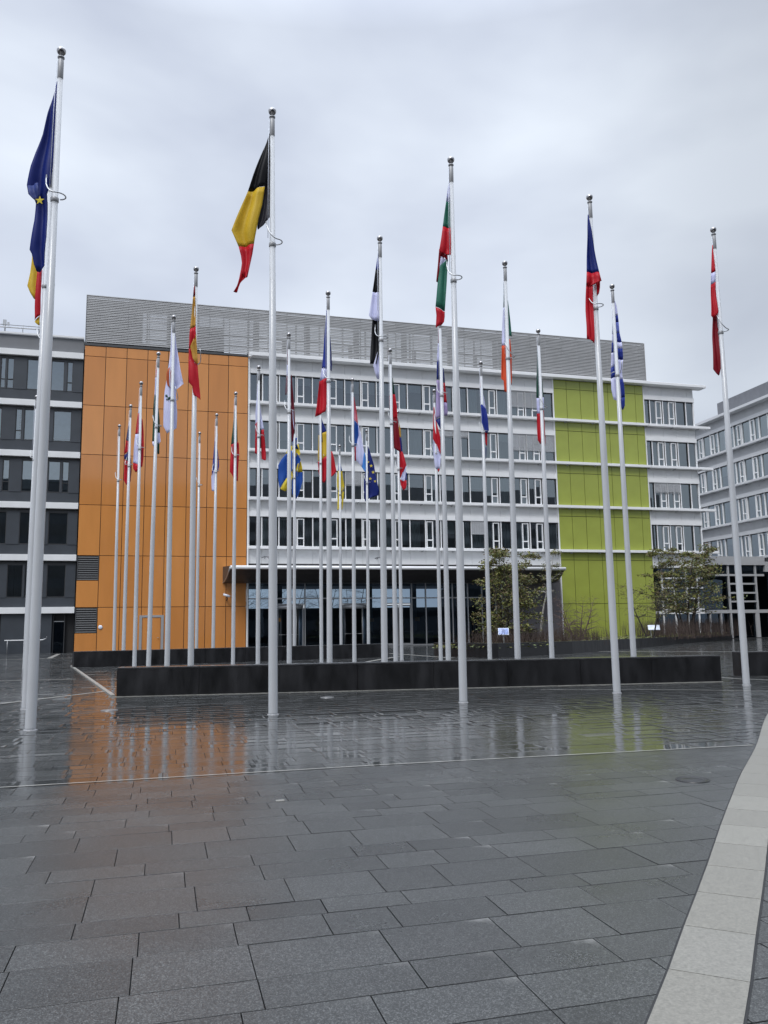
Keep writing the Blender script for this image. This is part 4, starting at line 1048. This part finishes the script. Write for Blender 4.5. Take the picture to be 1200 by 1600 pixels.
 ('red',0.12,[(0.058,9.274,0.107,9.225),(0.049,8.563,0.111,8.562),(0.053,8.092,0.108,8.045),(0.07,7.951,0.099,7.927)]),
],
'NL':[
 ('red',0.1,[(-0.016,11.605,-0.003,11.605),(-0.034,11.174,0.002,11.173)]),
 ('white',0.1,[(-0.034,11.174,0.026,11.173),(-0.035,10.798,0.105,10.796),(-0.037,10.423,0.179,10.259)]),
 ('blue',-0.1,[(-0.06,10.395,-0.007,10.447),(-0.051,10.289,0.154,10.232),(-0.048,9.944,0.197,9.94),(-0.049,9.679,0.225,9.622),(0.062,9.361,0.242,9.358),(0.11,9.255,0.188,9.267)]),
 ('red',0.05,[(0.091,9.291,0.193,9.263),(0.102,8.816,0.164,8.736)]),
 ('navy',0.07,[(0.1,8.688,0.139,8.688),(0.09,8.215,0.119,8.215)]),
],
'PL':[
 ('red',-0.05,[(-0.057,11.421,-0.033,11.421),(-0.084,11.004,0.003,11.003),(-0.105,10.559,0.094,10.556),(-0.122,9.938,0.211,9.992),(0.002,9.7,0.214,9.756),(0.164,9.257,0.206,9.197)]),
 ('white',-0.05,[(-0.123,9.909,-0.051,9.907),(-0.113,9.702,0.031,9.7),(-0.117,9.173,0.206,9.197),(-0.077,8.791,0.183,8.846),(-0.039,8.542,0.148,8.569)]),
 ('red',-0.03,[(0.048,8.559,0.164,8.601),(0.074,8.413,0.133,8.47)]),
],
'EU2':[
 ('navy',0.1,[(0.075,11.366,0.11,11.366),(0.041,10.832,0.268,10.829),(-0.017,10.301,0.418,10.294),(-0.092,9.841,0.514,9.656),(-0.159,9.172,0.677,8.878),(-0.124,8.609,0.622,8.633),(-0.093,8.293,0.17,8.5)]),
],
'UA':[
 ('blues',0.1,[(-0.046,11.417,-0.001,11.417),(-0.087,11.014,0.072,11.012),(-0.119,10.708,0.126,10.704)]),
 ('yellow',0.1,[(-0.119,10.708,0.126,10.704),(-0.186,10.249,0.179,10.244),(-0.182,9.791,0.251,9.784),(-0.128,9.485,0.154,9.481)]),
 ('yellow',0.12,[(-0.129,9.488,0.059,9.485),(-0.159,8.956,-0.001,8.954),(-0.174,8.388,-0.099,8.386)]),
 ('yellow',0.13,[(0.096,9.487,0.228,9.485),(0.08,8.84,0.185,8.839),(0.077,8.385,0.126,8.46)]),
],
'SK':[
 ('darkred',0.1,[(-0.048,11.672,-0.033,11.671),(-0.062,11.398,-0.027,11.398),(-0.076,11.149,-0.026,11.148)]),
 ('white',0.1,[(-0.076,11.149,-0.026,11.148),(-0.105,10.832,-0.018,10.83),(-0.131,10.493,-0.011,10.514)]),
 ('navy',0.1,[(-0.131,10.493,-0.011,10.514),(-0.156,9.864,-0.02,9.862)]),
 ('lilac',0.1,[(-0.157,9.842,-0.016,9.84),(-0.179,9.373,-0.016,9.37),(-0.201,8.883,-0.007,8.88),(-0.221,8.485,-0.003,8.592)]),
 ('navy',0.12,[(-0.22,8.468,-0.002,8.575),(-0.148,8.334,-0.007,8.376),(-0.077,8.157,-0.024,8.134)]),
 ('navy',0.14,[(0.073,10.278,0.095,10.277),(0.072,9.94,0.124,9.94),(0.072,9.761,0.132,9.76)]),
 ('red',0.14,[(0.072,9.761,0.132,9.76),(0.073,9.38,0.16,9.379),(0.072,9.068,0.178,9.066)]),
 ('lilac',0.14,[(0.072,9.068,0.178,9.066),(0.07,8.823,0.198,8.755),(0.076,8.602,0.18,8.622)]),
],
'RO':[
 ('navy',0.1,[(-0.02,11.601,0.011,11.601),(-0.061,11.132,0.152,11.16),(-0.109,10.664,0.288,10.845)]),
 ('gold',0.1,[(-0.109,10.664,0.288,10.845),(-0.126,10.042,0.3,10.191),(-0.135,9.361,0.307,9.663)]),
 ('navy',0.09,[(-0.046,10.91,0.137,10.97),(-0.002,10.598,0.105,10.596),(0.058,10.316,0.089,10.316)]),
 ('red',0.1,[(-0.135,9.361,0.307,9.663),(-0.1,8.867,0.279,8.953),(-0.041,8.497,0.246,8.493),(-0.026,8.435,0.185,8.355)]),
 ('red',0.12,[(0.297,9.792,0.541,9.881),(0.295,9.358,0.644,9.477),(0.292,8.865,0.741,8.889),(0.291,8.557,0.564,8.676)]),
],
'SE':[
 ('yellow',0.1,[(-0.378,10.827,-0.128,11.028),(-0.461,10.556,-0.128,10.755)]),
 ('blues',0.1,[(-0.461,10.556,-0.128,10.755),(-0.678,10.287,-0.118,10.415),(-0.853,9.984,-0.111,10.007),(-0.858,9.342,-0.127,9.703),(-0.79,8.768,-0.409,9.335)]),
 ('yellow',0.1,[(-0.111,9.77,-0.077,9.702),(-0.409,9.335,-0.094,9.364),(-0.757,8.734,-0.276,8.962),(-0.474,8.595,-0.408,8.661)]),
 ('blues',0.12,[(-0.147,11.374,0.137,11.438),(-0.08,11.066,0.087,11.131),(-0.047,10.894,0.221,10.822)]),
 ('yellow',0.13,[(-0.098,11,0.203,11.098),(-0.048,10.556,0.303,10.551),(-0.048,10.352,0.119,10.485)]),
 ('blues',0.12,[(-0.08,10.554,0.12,10.619),(-0.096,10.147,0.32,10.276),(-0.113,9.605,0.154,9.668)]),
 ('yellow',0.13,[(0.153,10.043,0.319,10.176),(0.053,9.739,0.396,9.87),(0.053,9.604,0.406,9.633)]),
 ('blues',0.12,[(-0.113,9.672,0.407,9.597),(-0.129,9.031,0.419,9.124),(-0.145,8.493,0.253,8.588),(-0.012,8.222,0.104,8.221)]),
],
'HR':[
 ('ochre',0.1,[(-0.025,11.961,0.001,11.961),(0.016,11.534,0.141,11.368),(0.07,10.944,0.159,10.91)]),
 ('navy',0.1,[(0.07,10.944,0.159,10.91),(0.095,10.552,0.191,10.551),(0.136,10.161,0.216,10.16)]),
 ('red',0.08,[(-0.037,10.289,0.216,10.188),(-0.01,9.997,0.276,10.025),(0.027,9.413,0.394,9.505),(0.033,8.801,0.114,8.928)]),
 ('white',0.08,[(0.329,9.409,0.394,9.472),(0.197,9.153,0.374,9.247),(0.097,8.832,0.317,8.732),(0.158,8.734,0.3,8.7)]),
 ('navy',0.1,[(0.363,9.154,0.404,9.153),(0.324,8.735,0.396,8.734)]),
 ('red',0.08,[(0.049,8.8,0.39,8.731),(0.091,8.51,0.392,8.506),(0.213,8.236,0.341,8.33)]),
],
}
STARS={'EU': [(-0.218, 9.226, 0.089)], 'EU2': [(0.262, 10.241, 0.102), (0.362, 9.887, 0.102), (0.201, 9.536, 0.102), (0.108, 10.456, 0.075), (0.049, 9.891, 0.085), (0.459, 9.392, 0.085)]}
# ---------------------------------------------------------------- flagpoles
PH=12.19
def pole_meshes():
    b=MB(); b.tube([(0,0,-0.02),(0,0,0.05),(0,0,5.5),(0,0,PH-0.55)],[0.088,0.088,0.078,0.046],M['pole'],18,cap=True); pm=b.mesh('pole')
    b=MB(); b.lathe([(0.108,-0.02),(0.108,0.008),(0.104,0.012),(0.088,0.013)],M['poleband'],20); bm=b.mesh('base_ring')
    b=MB(); b.lathe([(0.046,PH-0.56),(0.052,PH-0.55),(0.052,PH-0.20),(0.048,PH-0.19),(0.048,PH-0.15),(0.062,PH-0.145),(0.062,PH-0.12),(0.03,PH-0.11),(0.028,PH-0.06)],M['poleband'],16); cm=b.mesh('collar')
    b=MB(); r=0.083; b.lathe([(0.001,PH-r)]+[(r*math.sin(t),PH-r*math.cos(t)) for t in [math.pi*i/12 for i in range(1,12)]]+[(0.001,PH+r)],M['chrome'],20); fm=b.mesh('ball_finial')
    arms=[]
    for v in range(3):
        b=MB(); pts=[]
        for i in range(15):
            t=i/14
            an=R(180+[20,-10,40][v])+R(235)*t
            rad=0.15+0.05*math.sin(math.pi*t)
            z=9.30+0.42*max(0,(0.35-t)/0.35)**1.6+0.05*t
            pts.append((rad*math.cos(an),rad*math.sin(an),z))
        b.tube(pts,0.013,M['arm'],7); b.lathe([(0.063,9.22),(0.072,9.23),(0.072,9.30),(0.063,9.31)],M['poleband'],14)
        arms.append(b.mesh('flag_arm'))
    return pm,bm,cm,fm,arms
pm,bm_,cm_,fm,arms=pole_meshes()
b=MB(); b.tube([(-0.06,-0.03,PH-0.22),(-0.075,-0.035,11),(-0.085,-0.04,9.4)],0.006,M['signwhite'],5); hm=b.mesh('halyard')
PL={'EU':('the big navy blue flag with a gold star, nearest of all','nearest flagpole at left'),
'DE':('the gold and red flag tucked behind the navy one',''),'L2':('',''),'L6':('','')}
DESC={'EU':'large navy blue flag with a yellow star hanging limp from the nearest pole','DE':'black, gold and red flag half hidden behind the big navy flag at left','BE':'black, yellow and red vertical-striped flag billowing left against the sky',
'BG':'white, green and red flag folded twice, high on the pole right of centre','EE':'blue, black and white flag hanging limp against the sky near centre','IE':'green, white and orange flag hanging limp over the louvred roof','CZ':'navy and red flag wrapped over its pole, high against the sky at right',
'DK':'red flag with a white band hanging on the rightmost pole','GR':'blue and white striped flag twisted round its pole over the green facade','ES':'red, ochre and red flag twisted in front of the louvred roof at left','CY':'white flag with a copper-orange shape and dark green leaves over the orange wall',
'HU':'red, white and green flag hanging limp over the orange wall','AT':'red, white and red flag hanging left of the green, white and red one','SI':'white, navy and red flag, leftmost flag over the orange wall','PT':'dark green and red flag at the right side of the orange wall',
'FI':'white and blue flag hanging low over the orange wall','MT':'white and red flag beside the left end of the window bands','FR':'navy, white and red flag reaching below the roof, left of centre','RO':'navy, yellow and red flag below the navy, white and red one',
'LV':'dark maroon flag with a narrow white stripe, wound round its pole','SE':'bright blue flag with a yellow cross spread in two lobes','LU':'red, white and light blue flag sweeping down to the right near centre','EU2':'small navy flag with a ring of yellow stars spread at its foot',
'UA':'pale yellow and blue flag, smallest near the centre','LT':'green and dark red flag wound down its pole at the centre','HR':'red, white and ochre flag crumpled below the green and dark red one','PL':'red and white flag in front of the lilac-white one, right of centre',
'SK':'white, navy and red flag with lilac patches behind the red and white one','NL':'red, white and blue flag swirled on a far pole, right of centre','IT':'green, white and red flag left of the green facade'}
POLEL={'E1':'bare white flagpole without a flag, second from the left over the orange wall','E2':'slim bare flagpole without a flag beside the red and ochre flag','L2':'white flagpole mostly hidden behind the two nearest left poles','L6':'small distant bare flagpole seen over the dark grey building at far left'}
POLEL['E1']='bare white flagpole without a flag, leftmost of those over the orange wall'
for n_,(k,(xb,y,xt)) in enumerate(POLES.items()):
    lab=POLEL.get(k) or ('white flagpole flying the '+DESC[k].split(' hanging')[0].split(' folded')[0].split(' billowing')[0].split(' half')[0].split(' wrapped')[0].split(' twisted')[0].split(' spread')[0].split(' wound')[0].split(' sweeping')[0].split(' crumpled')[0].split(' swirled')[0])
    lab=' '.join(lab.split()[:16])
    root=tag(empty('flagpole',(xb,y,0)),lab,'flagpole','white flagpoles standing in rows on the plaza')
    sh=(xt-xb)/PH
    # a slight lean, as the poles in the photo have
    root.rotation_euler=(0,math.atan(sh),random.uniform(0,0.0))
    for nm,me in (('pole',pm),('base_ring',bm_),('collar',cm_),('ball_finial',fm)): link(nm,me,root)
    h=link('halyard',hm,root)
    a=link('flag_arm',arms[n_%3],root); a.rotation_euler=(0,0,R(random.choice([0,-15,12,150])) if k not in ('EU','BE','EE','CZ','DK') else 0)

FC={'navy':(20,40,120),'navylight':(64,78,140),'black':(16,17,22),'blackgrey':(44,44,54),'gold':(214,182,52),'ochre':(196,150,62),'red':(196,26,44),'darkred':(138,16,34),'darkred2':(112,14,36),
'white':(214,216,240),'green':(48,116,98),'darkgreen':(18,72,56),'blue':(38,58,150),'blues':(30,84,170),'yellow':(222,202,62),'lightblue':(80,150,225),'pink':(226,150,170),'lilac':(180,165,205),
'orangef':(222,92,52),'copper':(190,92,50),'bluewhite':(120,135,205)}
def clothmat(c):
    nm='cloth_'+c
    if nm in MATS: return MATS[nm]
    mt=bpy.data.materials.new(nm); mt.use_nodes=True; t=mt.node_tree; t.nodes.clear()
    o=t.nodes.new('ShaderNodeOutputMaterial'); d=t.nodes.new('ShaderNodeBsdfDiffuse'); tr=t.nodes.new('ShaderNodeBsdfTranslucent'); mi=t.nodes.new('ShaderNodeMixShader')
    gl=t.nodes.new('ShaderNodeBsdfGlossy'); gl.inputs['Roughness'].default_value=0.5; m2=t.nodes.new('ShaderNodeMixShader'); m2.inputs[0].default_value=0.03
    col=srgb(*FC[c]); col=tuple(min(1,x*1.12) for x in col[:3])+(1,)
    d.inputs[0].default_value=col; tr.inputs[0].default_value=col; mi.inputs[0].default_value=0.30
    t.links.new(d.outputs[0],mi.inputs[1]); t.links.new(tr.outputs[0],mi.inputs[2]); t.links.new(mi.outputs[0],m2.inputs[1]); t.links.new(gl.outputs[0],m2.inputs[2]); t.links.new(m2.outputs[0],o.inputs[0])
    n=t.nodes.new('ShaderNodeTexNoise'); n.inputs['Scale'].default_value=5; tc=t.nodes.new('ShaderNodeTexCoord'); t.links.new(tc.outputs['Object'],n.inputs['Vector'])
    bp=t.nodes.new('ShaderNodeBump'); bp.inputs['Strength'].default_value=0.25; bp.inputs['Distance'].default_value=0.04; t.links.new(n.outputs[0],bp.inputs['Height']); t.links.new(bp.outputs[0],d.inputs['Normal'])
    MATS[nm]=mt; return mt
def lerp(a,b,t): return a+(b-a)*t
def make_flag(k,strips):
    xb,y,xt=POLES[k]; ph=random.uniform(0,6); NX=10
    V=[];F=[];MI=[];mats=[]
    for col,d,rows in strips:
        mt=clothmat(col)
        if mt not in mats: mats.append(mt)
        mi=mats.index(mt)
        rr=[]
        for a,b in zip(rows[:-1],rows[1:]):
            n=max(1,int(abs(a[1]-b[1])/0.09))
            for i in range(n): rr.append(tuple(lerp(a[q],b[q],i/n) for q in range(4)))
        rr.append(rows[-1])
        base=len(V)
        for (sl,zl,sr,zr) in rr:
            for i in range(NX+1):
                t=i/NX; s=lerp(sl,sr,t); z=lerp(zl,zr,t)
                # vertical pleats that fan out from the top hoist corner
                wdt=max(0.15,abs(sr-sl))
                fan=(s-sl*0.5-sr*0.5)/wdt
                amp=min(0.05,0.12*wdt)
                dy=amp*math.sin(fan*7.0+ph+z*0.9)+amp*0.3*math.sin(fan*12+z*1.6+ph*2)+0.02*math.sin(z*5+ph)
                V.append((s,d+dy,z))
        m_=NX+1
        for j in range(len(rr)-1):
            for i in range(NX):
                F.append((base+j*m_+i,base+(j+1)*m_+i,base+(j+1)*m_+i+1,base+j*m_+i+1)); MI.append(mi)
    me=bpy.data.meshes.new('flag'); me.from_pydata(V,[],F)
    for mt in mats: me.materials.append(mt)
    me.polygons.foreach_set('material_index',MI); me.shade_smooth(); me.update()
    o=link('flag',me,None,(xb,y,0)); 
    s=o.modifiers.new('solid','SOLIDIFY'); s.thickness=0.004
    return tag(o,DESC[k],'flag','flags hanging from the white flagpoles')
def star(o,s,z,r,dy=-0.16,rot=0.0):
    b=MB(); pts=[]
    for i in range(10):
        rad=r if i%2==0 else r*0.4; an=math.pi/2+i*math.pi/5+rot
        pts.append((s+rad*math.cos(an),z+rad*math.sin(an)))
    k=clothmat('yellow')
    for i in range(10):
        a=pts[i];c=pts[(i+1)%10]; b.tri((s,dy,z),(a[0],dy+0.004,a[1]),(c[0],dy+0.004,c[1]),k)
    return b.build('star',o)
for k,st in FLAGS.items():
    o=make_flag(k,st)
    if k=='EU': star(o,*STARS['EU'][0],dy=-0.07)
    if k=='EU2':
        for q in STARS['EU2']: star(o,*q,dy=-0.02)

# ---------------------------------------------------------------- fittings on the facade
def fit(o): o.location=(P0[0],P0[1],0); o.rotation_euler=(0,0,A); return o
root=tag(fit(empty('security_camera')),'white security camera on a bracket on the orange wall left of the entrance','camera')
b=MB(); b.tube([(-15.45,-0.65,4.28),(-14.95,-0.75,4.10)],0.10,M['signwhite'],10); b.build('camera_body',root)
b=MB(); b.tube([(-15.15,-0.15,3.85),(-15.15,-0.6,3.9),(-15.18,-0.68,4.1)],0.05,M['frame_dark'],8); b.build('bracket',root)
for u,t in ((-12.15,'left'),(-2.75,'right')):
    root=tag(fit(empty('canopy_spotlight')),'small dark spotlight on a bent arm above the canopy, the %s one of two'%t,'spotlight','spotlights above the canopy')
    b=MB(); b.tube([(u,0.03,7.2),(u,-0.5,7.3),(u+0.25,-0.9,7.2)],0.03,M['frame_dark'],6); b.build('arm',root)
    b=MB(); b.tube([(u+0.1,-0.9,7.28),(u+0.45,-1.0,6.98)],[0.07,0.12],M['mgrey'],8); b.tube([(u-0.35,-0.6,7.2),(u-0.05,-0.65,7.3)],0.05,M['mgrey'],8); b.build('lamp_head',root)
b=MB(); b.lathe([(0.001,0),(0.16,0),(0.16,0.03),(0.10,0.07),(0.001,0.07)],M['signwhite'],20)
o=b.build('wall_fitting'); o.location=W(-24.57,-0.16,1.85); o.rotation_euler=(R(90),0,A); tag(o,'small round white fitting on the orange wall beside the lower grey vent','fitting')

# ---------------------------------------------------------------- planter
planter=tag(empty('planter',(0,0,0)),'raised planting bed with a low black granite wall before the green facade','planter')
fp=[(2.6,45.3),(5.18,40.6),(10.0,44.8),(16.3,53.4),(22.6,63.0),(31.0,74.4)]
bk=[(29,75.5),(16,71.6),(9,58)]
b=MB()
def lerp2(a,c,t): return (a[0]+(c[0]-a[0])*t,a[1]+(c[1]-a[1])*t)
hs=[0.70,0.70,0.66,0.60,0.50,0.42]
for i in range(len(fp)-1):
    a,c=fp[i],fp[i+1]; n=max(1,round(math.hypot(a[0]-c[0],a[1]-c[1])/1.9))
    d=Vector((c[0]-a[0],c[1]-a[1],0)).normalized(); nn=Vector((-d.y,d.x,0))*0.35
    for j in range(n):
        p=lerp2(a,c,(j+0.004)/n); q=lerp2(a,c,(j+1-0.004)/n); h0=lerp(hs[i],hs[i+1],j/n); h1=lerp(hs[i],hs[i+1],(j+1)/n)
        A0=Vector((*p,0));B0=Vector((*q,0))
        v=[A0,B0,B0+nn,A0+nn]; hh=[h0,h1,h1,h0]
        lo=[Vector((x.x,x.y,-0.02)) for x in v]; hi=[Vector((x.x,x.y,z)) for x,z in zip(v,hh)]
        b.quad(*hi,M['granite']); 
        for s in range(4):
            e=(s+1)%4; b.quad(lo[s],lo[e],hi[e],hi[s],M['granite'])
b.build('wall',planter)
b=MB(); b.prism([(3.0,45.3),(5.3,41.2),(9.8,45.2),(16.0,53.7),(22.2,63.2),(30.4,74.3)]+bk,-0.02,0.40,M['soil']); b.build('soil',planter)

def inplanter(n):
    # random points along the bed, within d metres of its front edge
    out=[]
    while len(out)<n:
        i=random.choices(range(len(fp)-1),[2,8,9,9,9])[0]; t=random.random(); p=lerp2(fp[i],fp[i+1],t)
        d=Vector((fp[i+1][0]-fp[i][0],fp[i+1][1]-fp[i][1],0)).normalized(); nn=Vector((-d.y,d.x,0)); k=0.4+random.random()*4
        out.append((p[0]+nn.x*k,p[1]+nn.y*k))
    return out
# low green ground cover
b=MB()
for (x,y) in inplanter(7000):
    if random.random()<0.5:
        # bias to the front rim
        pass
    z=0.42+random.random()*0.22; a=random.random()*6.28; s=0.05+random.random()*0.05
    v=Vector((math.cos(a)*s,math.sin(a)*s,0)); u_=Vector((-v.y,v.x,random.uniform(-0.04,0.05)))*0.8
    c=Vector((x,y,z)); b.quad(c-v,c-u_,c+v,c+u_,random.choice([M['leafA'],M['leafC'],M['leafY']])) if False else b.quad(c-v,c-u_,c+v,c+u_,random.choice([M['leafA'],M['leafC']]))
tag(b.build('ground_cover'),'low green ground cover growing along the rim of the planter','ground cover',kind='stuff')
# reddish twiggy undergrowth
def thicket(pts,n,h,label,mt,spread=0.9):
    b=MB()
    for _ in range(n):
        cx,cy=random.choice(pts); x=cx+random.gauss(0,spread); y=cy+random.gauss(0,spread*0.6)
        hh=h*random.uniform(0.5,1.1); lx,ly=random.gauss(0,0.18),random.gauss(0,0.18); r=0.008
        p0=Vector((x,y,0.38)); p1=Vector((x+lx*0.4,y+ly*0.4,0.38+hh*0.55)); p2=Vector((x+lx,y+ly,0.38+hh))
        b.tube([p0,p1,p2],[0.011,0.008,0.003],mt,3,cap=False)
        q=p1+Vector((random.gauss(0,0.15),random.gauss(0,0.15),hh*0.35)); b.tube([p1,q],[0.006,0.002],mt,3,cap=False)
    return tag(b.build('twiggy_shrubs'),label,'shrubs',kind='stuff')
thicket([(5.6,43.8),(7,45),(8.5,46.8),(10,48),(11,50),(12,51)],1100,1.0,'leafless reddish brown twigs massed in the left part of the planter',M['twig'])
thicket([(19,60),(21,62),(23,64.5),(26,68),(28,71)],1100,1.5,'leafless reddish brown twigs massed under the right hand tree',M['twig'],1.1)
# trees
def tree(name,loc,h,spread,trunks,leaves,label,bark='bark',lean=0.12,leafsize=0.07,low=0.3,levels=4,mats=('leafA','leafB','leafC'),seed=1,shape=None,twigr=0.006,flat=0.5):
    rs=random.Random(seed)
    root=tag(empty(name,loc),label,'tree')
    b=MB(); tips=[]
    def grow(p,d,ln,r,lv):
        n=3; pts=[p]; q=p.copy(); dd=d.copy(); rad=[r]
        for i in range(n):
            dd=(dd+Vector((rs.gauss(0,0.16),rs.gauss(0,0.16),rs.gauss(0.02,0.10)))).normalized()
            q=q+dd*ln/n; pts.append(q.copy()); rad.append(r*(1-0.45*(i+1)/n))
            if lv<=2 and q.z>h*low: tips.append((q.copy(),lv))
        b.tube(pts,rad,M[bark],5 if lv>1 else 3,cap=False)
        if lv==0: return
        nb=rs.choice([3,4]) if lv>1 else 3
        for k in range(nb):
            i=rs.randint(1,n); an=rs.uniform(0,6.28); tilt=rs.uniform(0.5,1.15)
            side=Vector((math.cos(an),math.sin(an),0)); side=(side-dd*side.dot(dd)).normalized()
            nd=(dd*math.cos(tilt)+side*math.sin(tilt)); nd.z*=flat+0.5*rs.random(); nd.normalize()
            grow(pts[i],nd,ln*rs.uniform(0.5,0.72),rad[i]*0.55+twigr*0.2,lv-1)
    for t in range(trunks):
        an=6.28*t/trunks+rs.random(); off=Vector((math.cos(an),math.sin(an),0))*0.12*trunks**0.5
        d=(Vector((math.cos(an)*lean,math.sin(an)*lean,1))).normalized()
        # leader
        p=off; rad0=0.035+0.007*h; pts=[p.copy()]; rads=[rad0]; q=p.copy(); n=7; dd=d
        hh=h*rs.uniform(0.82,1.0)
        for i in range(n):
            dd=(dd+Vector((rs.gauss(0,0.05),rs.gauss(0,0.05),0.03))).normalized(); q=q+dd*hh/n; pts.append(q.copy()); rads.append(rad0*(1-0.85*(i+1)/n))
        b.tube(pts,rads,M[bark],7,cap=False)
        for i in range(1,n+1):
            if pts[i].z<h*low*0.8: continue
            for k in range(4 if trunks<3 else 3):
                an2=rs.uniform(0,6.28); f=1-(pts[i].z/h)
                ln=spread*(0.25+0.75*min(1,1.35*f))*rs.uniform(0.45,0.7)
                nd=Vector((math.cos(an2),math.sin(an2),rs.uniform(0.15,0.6))).normalized()
                grow(pts[i],nd,ln,rads[i]*0.5,levels-1)
    b.build('trunk',root)
    c=MB(); cm=[M[m_] for m_ in mats]
    nl=leaves
    if tips:
        for i in range(nl):
            p,lv=rs.choice(tips); o=Vector((rs.gauss(0,0.14),rs.gauss(0,0.14),rs.gauss(0,0.07)))
            s=leafsize*rs.uniform(0.5,1.25); a=rs.uniform(0,6.28); el=rs.gauss(0,0.5)
            v=Vector((math.cos(a)*math.cos(el),math.sin(a)*math.cos(el),math.sin(el)))*s; w_=v.cross(Vector((rs.gauss(0,1),rs.gauss(0,1),rs.gauss(0,1)))).normalized()*s*0.42
            q=p+o; c.quad(q-v,q-w_,q+v,q+w_,rs.choice(cm))
        if nl: c.build('crown',root)
    return root
tree('garden_tree',(6.75,46.2,0.40),5.5,2.15,4,10000,'bushy olive-brown tree in front of the entrance, left of the green facade',leafsize=0.085,low=0.12,seed=3,levels=3,lean=0.22,flat=0.15)
tree('slender_tree',(9.0,49.3,0.40),5.7,1.3,1,900,'slender pale-barked tree beside the bushy one, before the grey side wall',bark='birch',low=0.55,seed=5,levels=3,leafsize=0.06)
tree('bare_shrub',(11.9,51.6,0.40),2.9,1.7,4,350,'small leafless pinkish shrub tree in front of the green facade',bark='twigpink',low=0.2,seed=8,lean=0.35,levels=3,mats=('leafB',),leafsize=0.03)
tree('small_tree',(18.3,57.5,0.42),4.0,1.9,3,1400,'small dark sparse tree beside the tilted info board at right',low=0.35,seed=11,lean=0.3,levels=3,leafsize=0.05,mats=('leafB','leafA'))
tree('garden_tree',(24.4,67.4,0.40),7.4,3.5,5,9500,'wide olive-green tree before the right end of the building',leafsize=0.11,low=0.26,seed=17,levels=3,lean=0.28,flat=0.12)
# info boards
def board(x,y,z,wd,h,label,tilt,yaw,post):
    root=tag(empty('info_board',(x,y,0),yaw),label,'sign','tilted info boards in the planter')
    b=MB(); b.tube([(0,0.04,0.3),(0,0.04,z)],0.035,M['steel'],8)
    if post>1: b.tube([(-0.2,0.1,0.3),(-0.2,0.1,z)],0.03,M['steel'],8)
    b.build('post',root)
    b=MB(); b.box(-wd/2,wd/2,-0.02,0.02,-h/2,h/2,M['signwhite']); o=b.build('panel',root,(0,0,z+h*0.3)); o.rotation_euler=(tilt,0,0); bevel(o,0.008)
    c=MB(); c.box(-wd/2+0.03,wd/2-0.03,-0.026,-0.022,-h/2+0.03,h/2-0.03,M['signface' if post==1 else 'signwhite'])
    for i in range(4): c.box(-wd/2+0.06,-wd/2+0.06+wd*(0.35-0.05*i),-0.030,-0.027,h/2-0.12-0.07*i,h/2-0.10-0.07*i,M['signwhite'])
    p=c.build('printed_face',o)
board(6.18,43.6,1.12,0.56,0.40,'blue and white info board on a post under the bushy tree',R(-25),R(-4),1)
board(18.6,57.6,1.1,0.78,0.50,'pale tilted info board beside the small dark tree at right',R(-48),R(-12),2)
for i,(u,w_) in enumerate(((-9,34),(-4.5,38),(-0.5,33),(4,36))):
    p=W(u,w_)
    tree('bare_tree',(p.x,p.y,0),8.5,4.5,2,0,'bare tree in the courtyard beyond the lobby glass, %s from the left'%['first','second','third','fourth'][i],seed=50+i,levels=3,low=0.2,lean=0.2)
# bare trees behind the camera, mirrored by the lobby glass
for i,(x,y) in enumerate(((-14,-12),(-4,-16),(7,-13),(17,-17))):
    tree('bare_tree',(x,y,0),9,4.0,1,0,'tall bare tree behind the viewer, number %s from the west'%['one','two','three','four'][i],seed=30+i,levels=3,low=0.2)
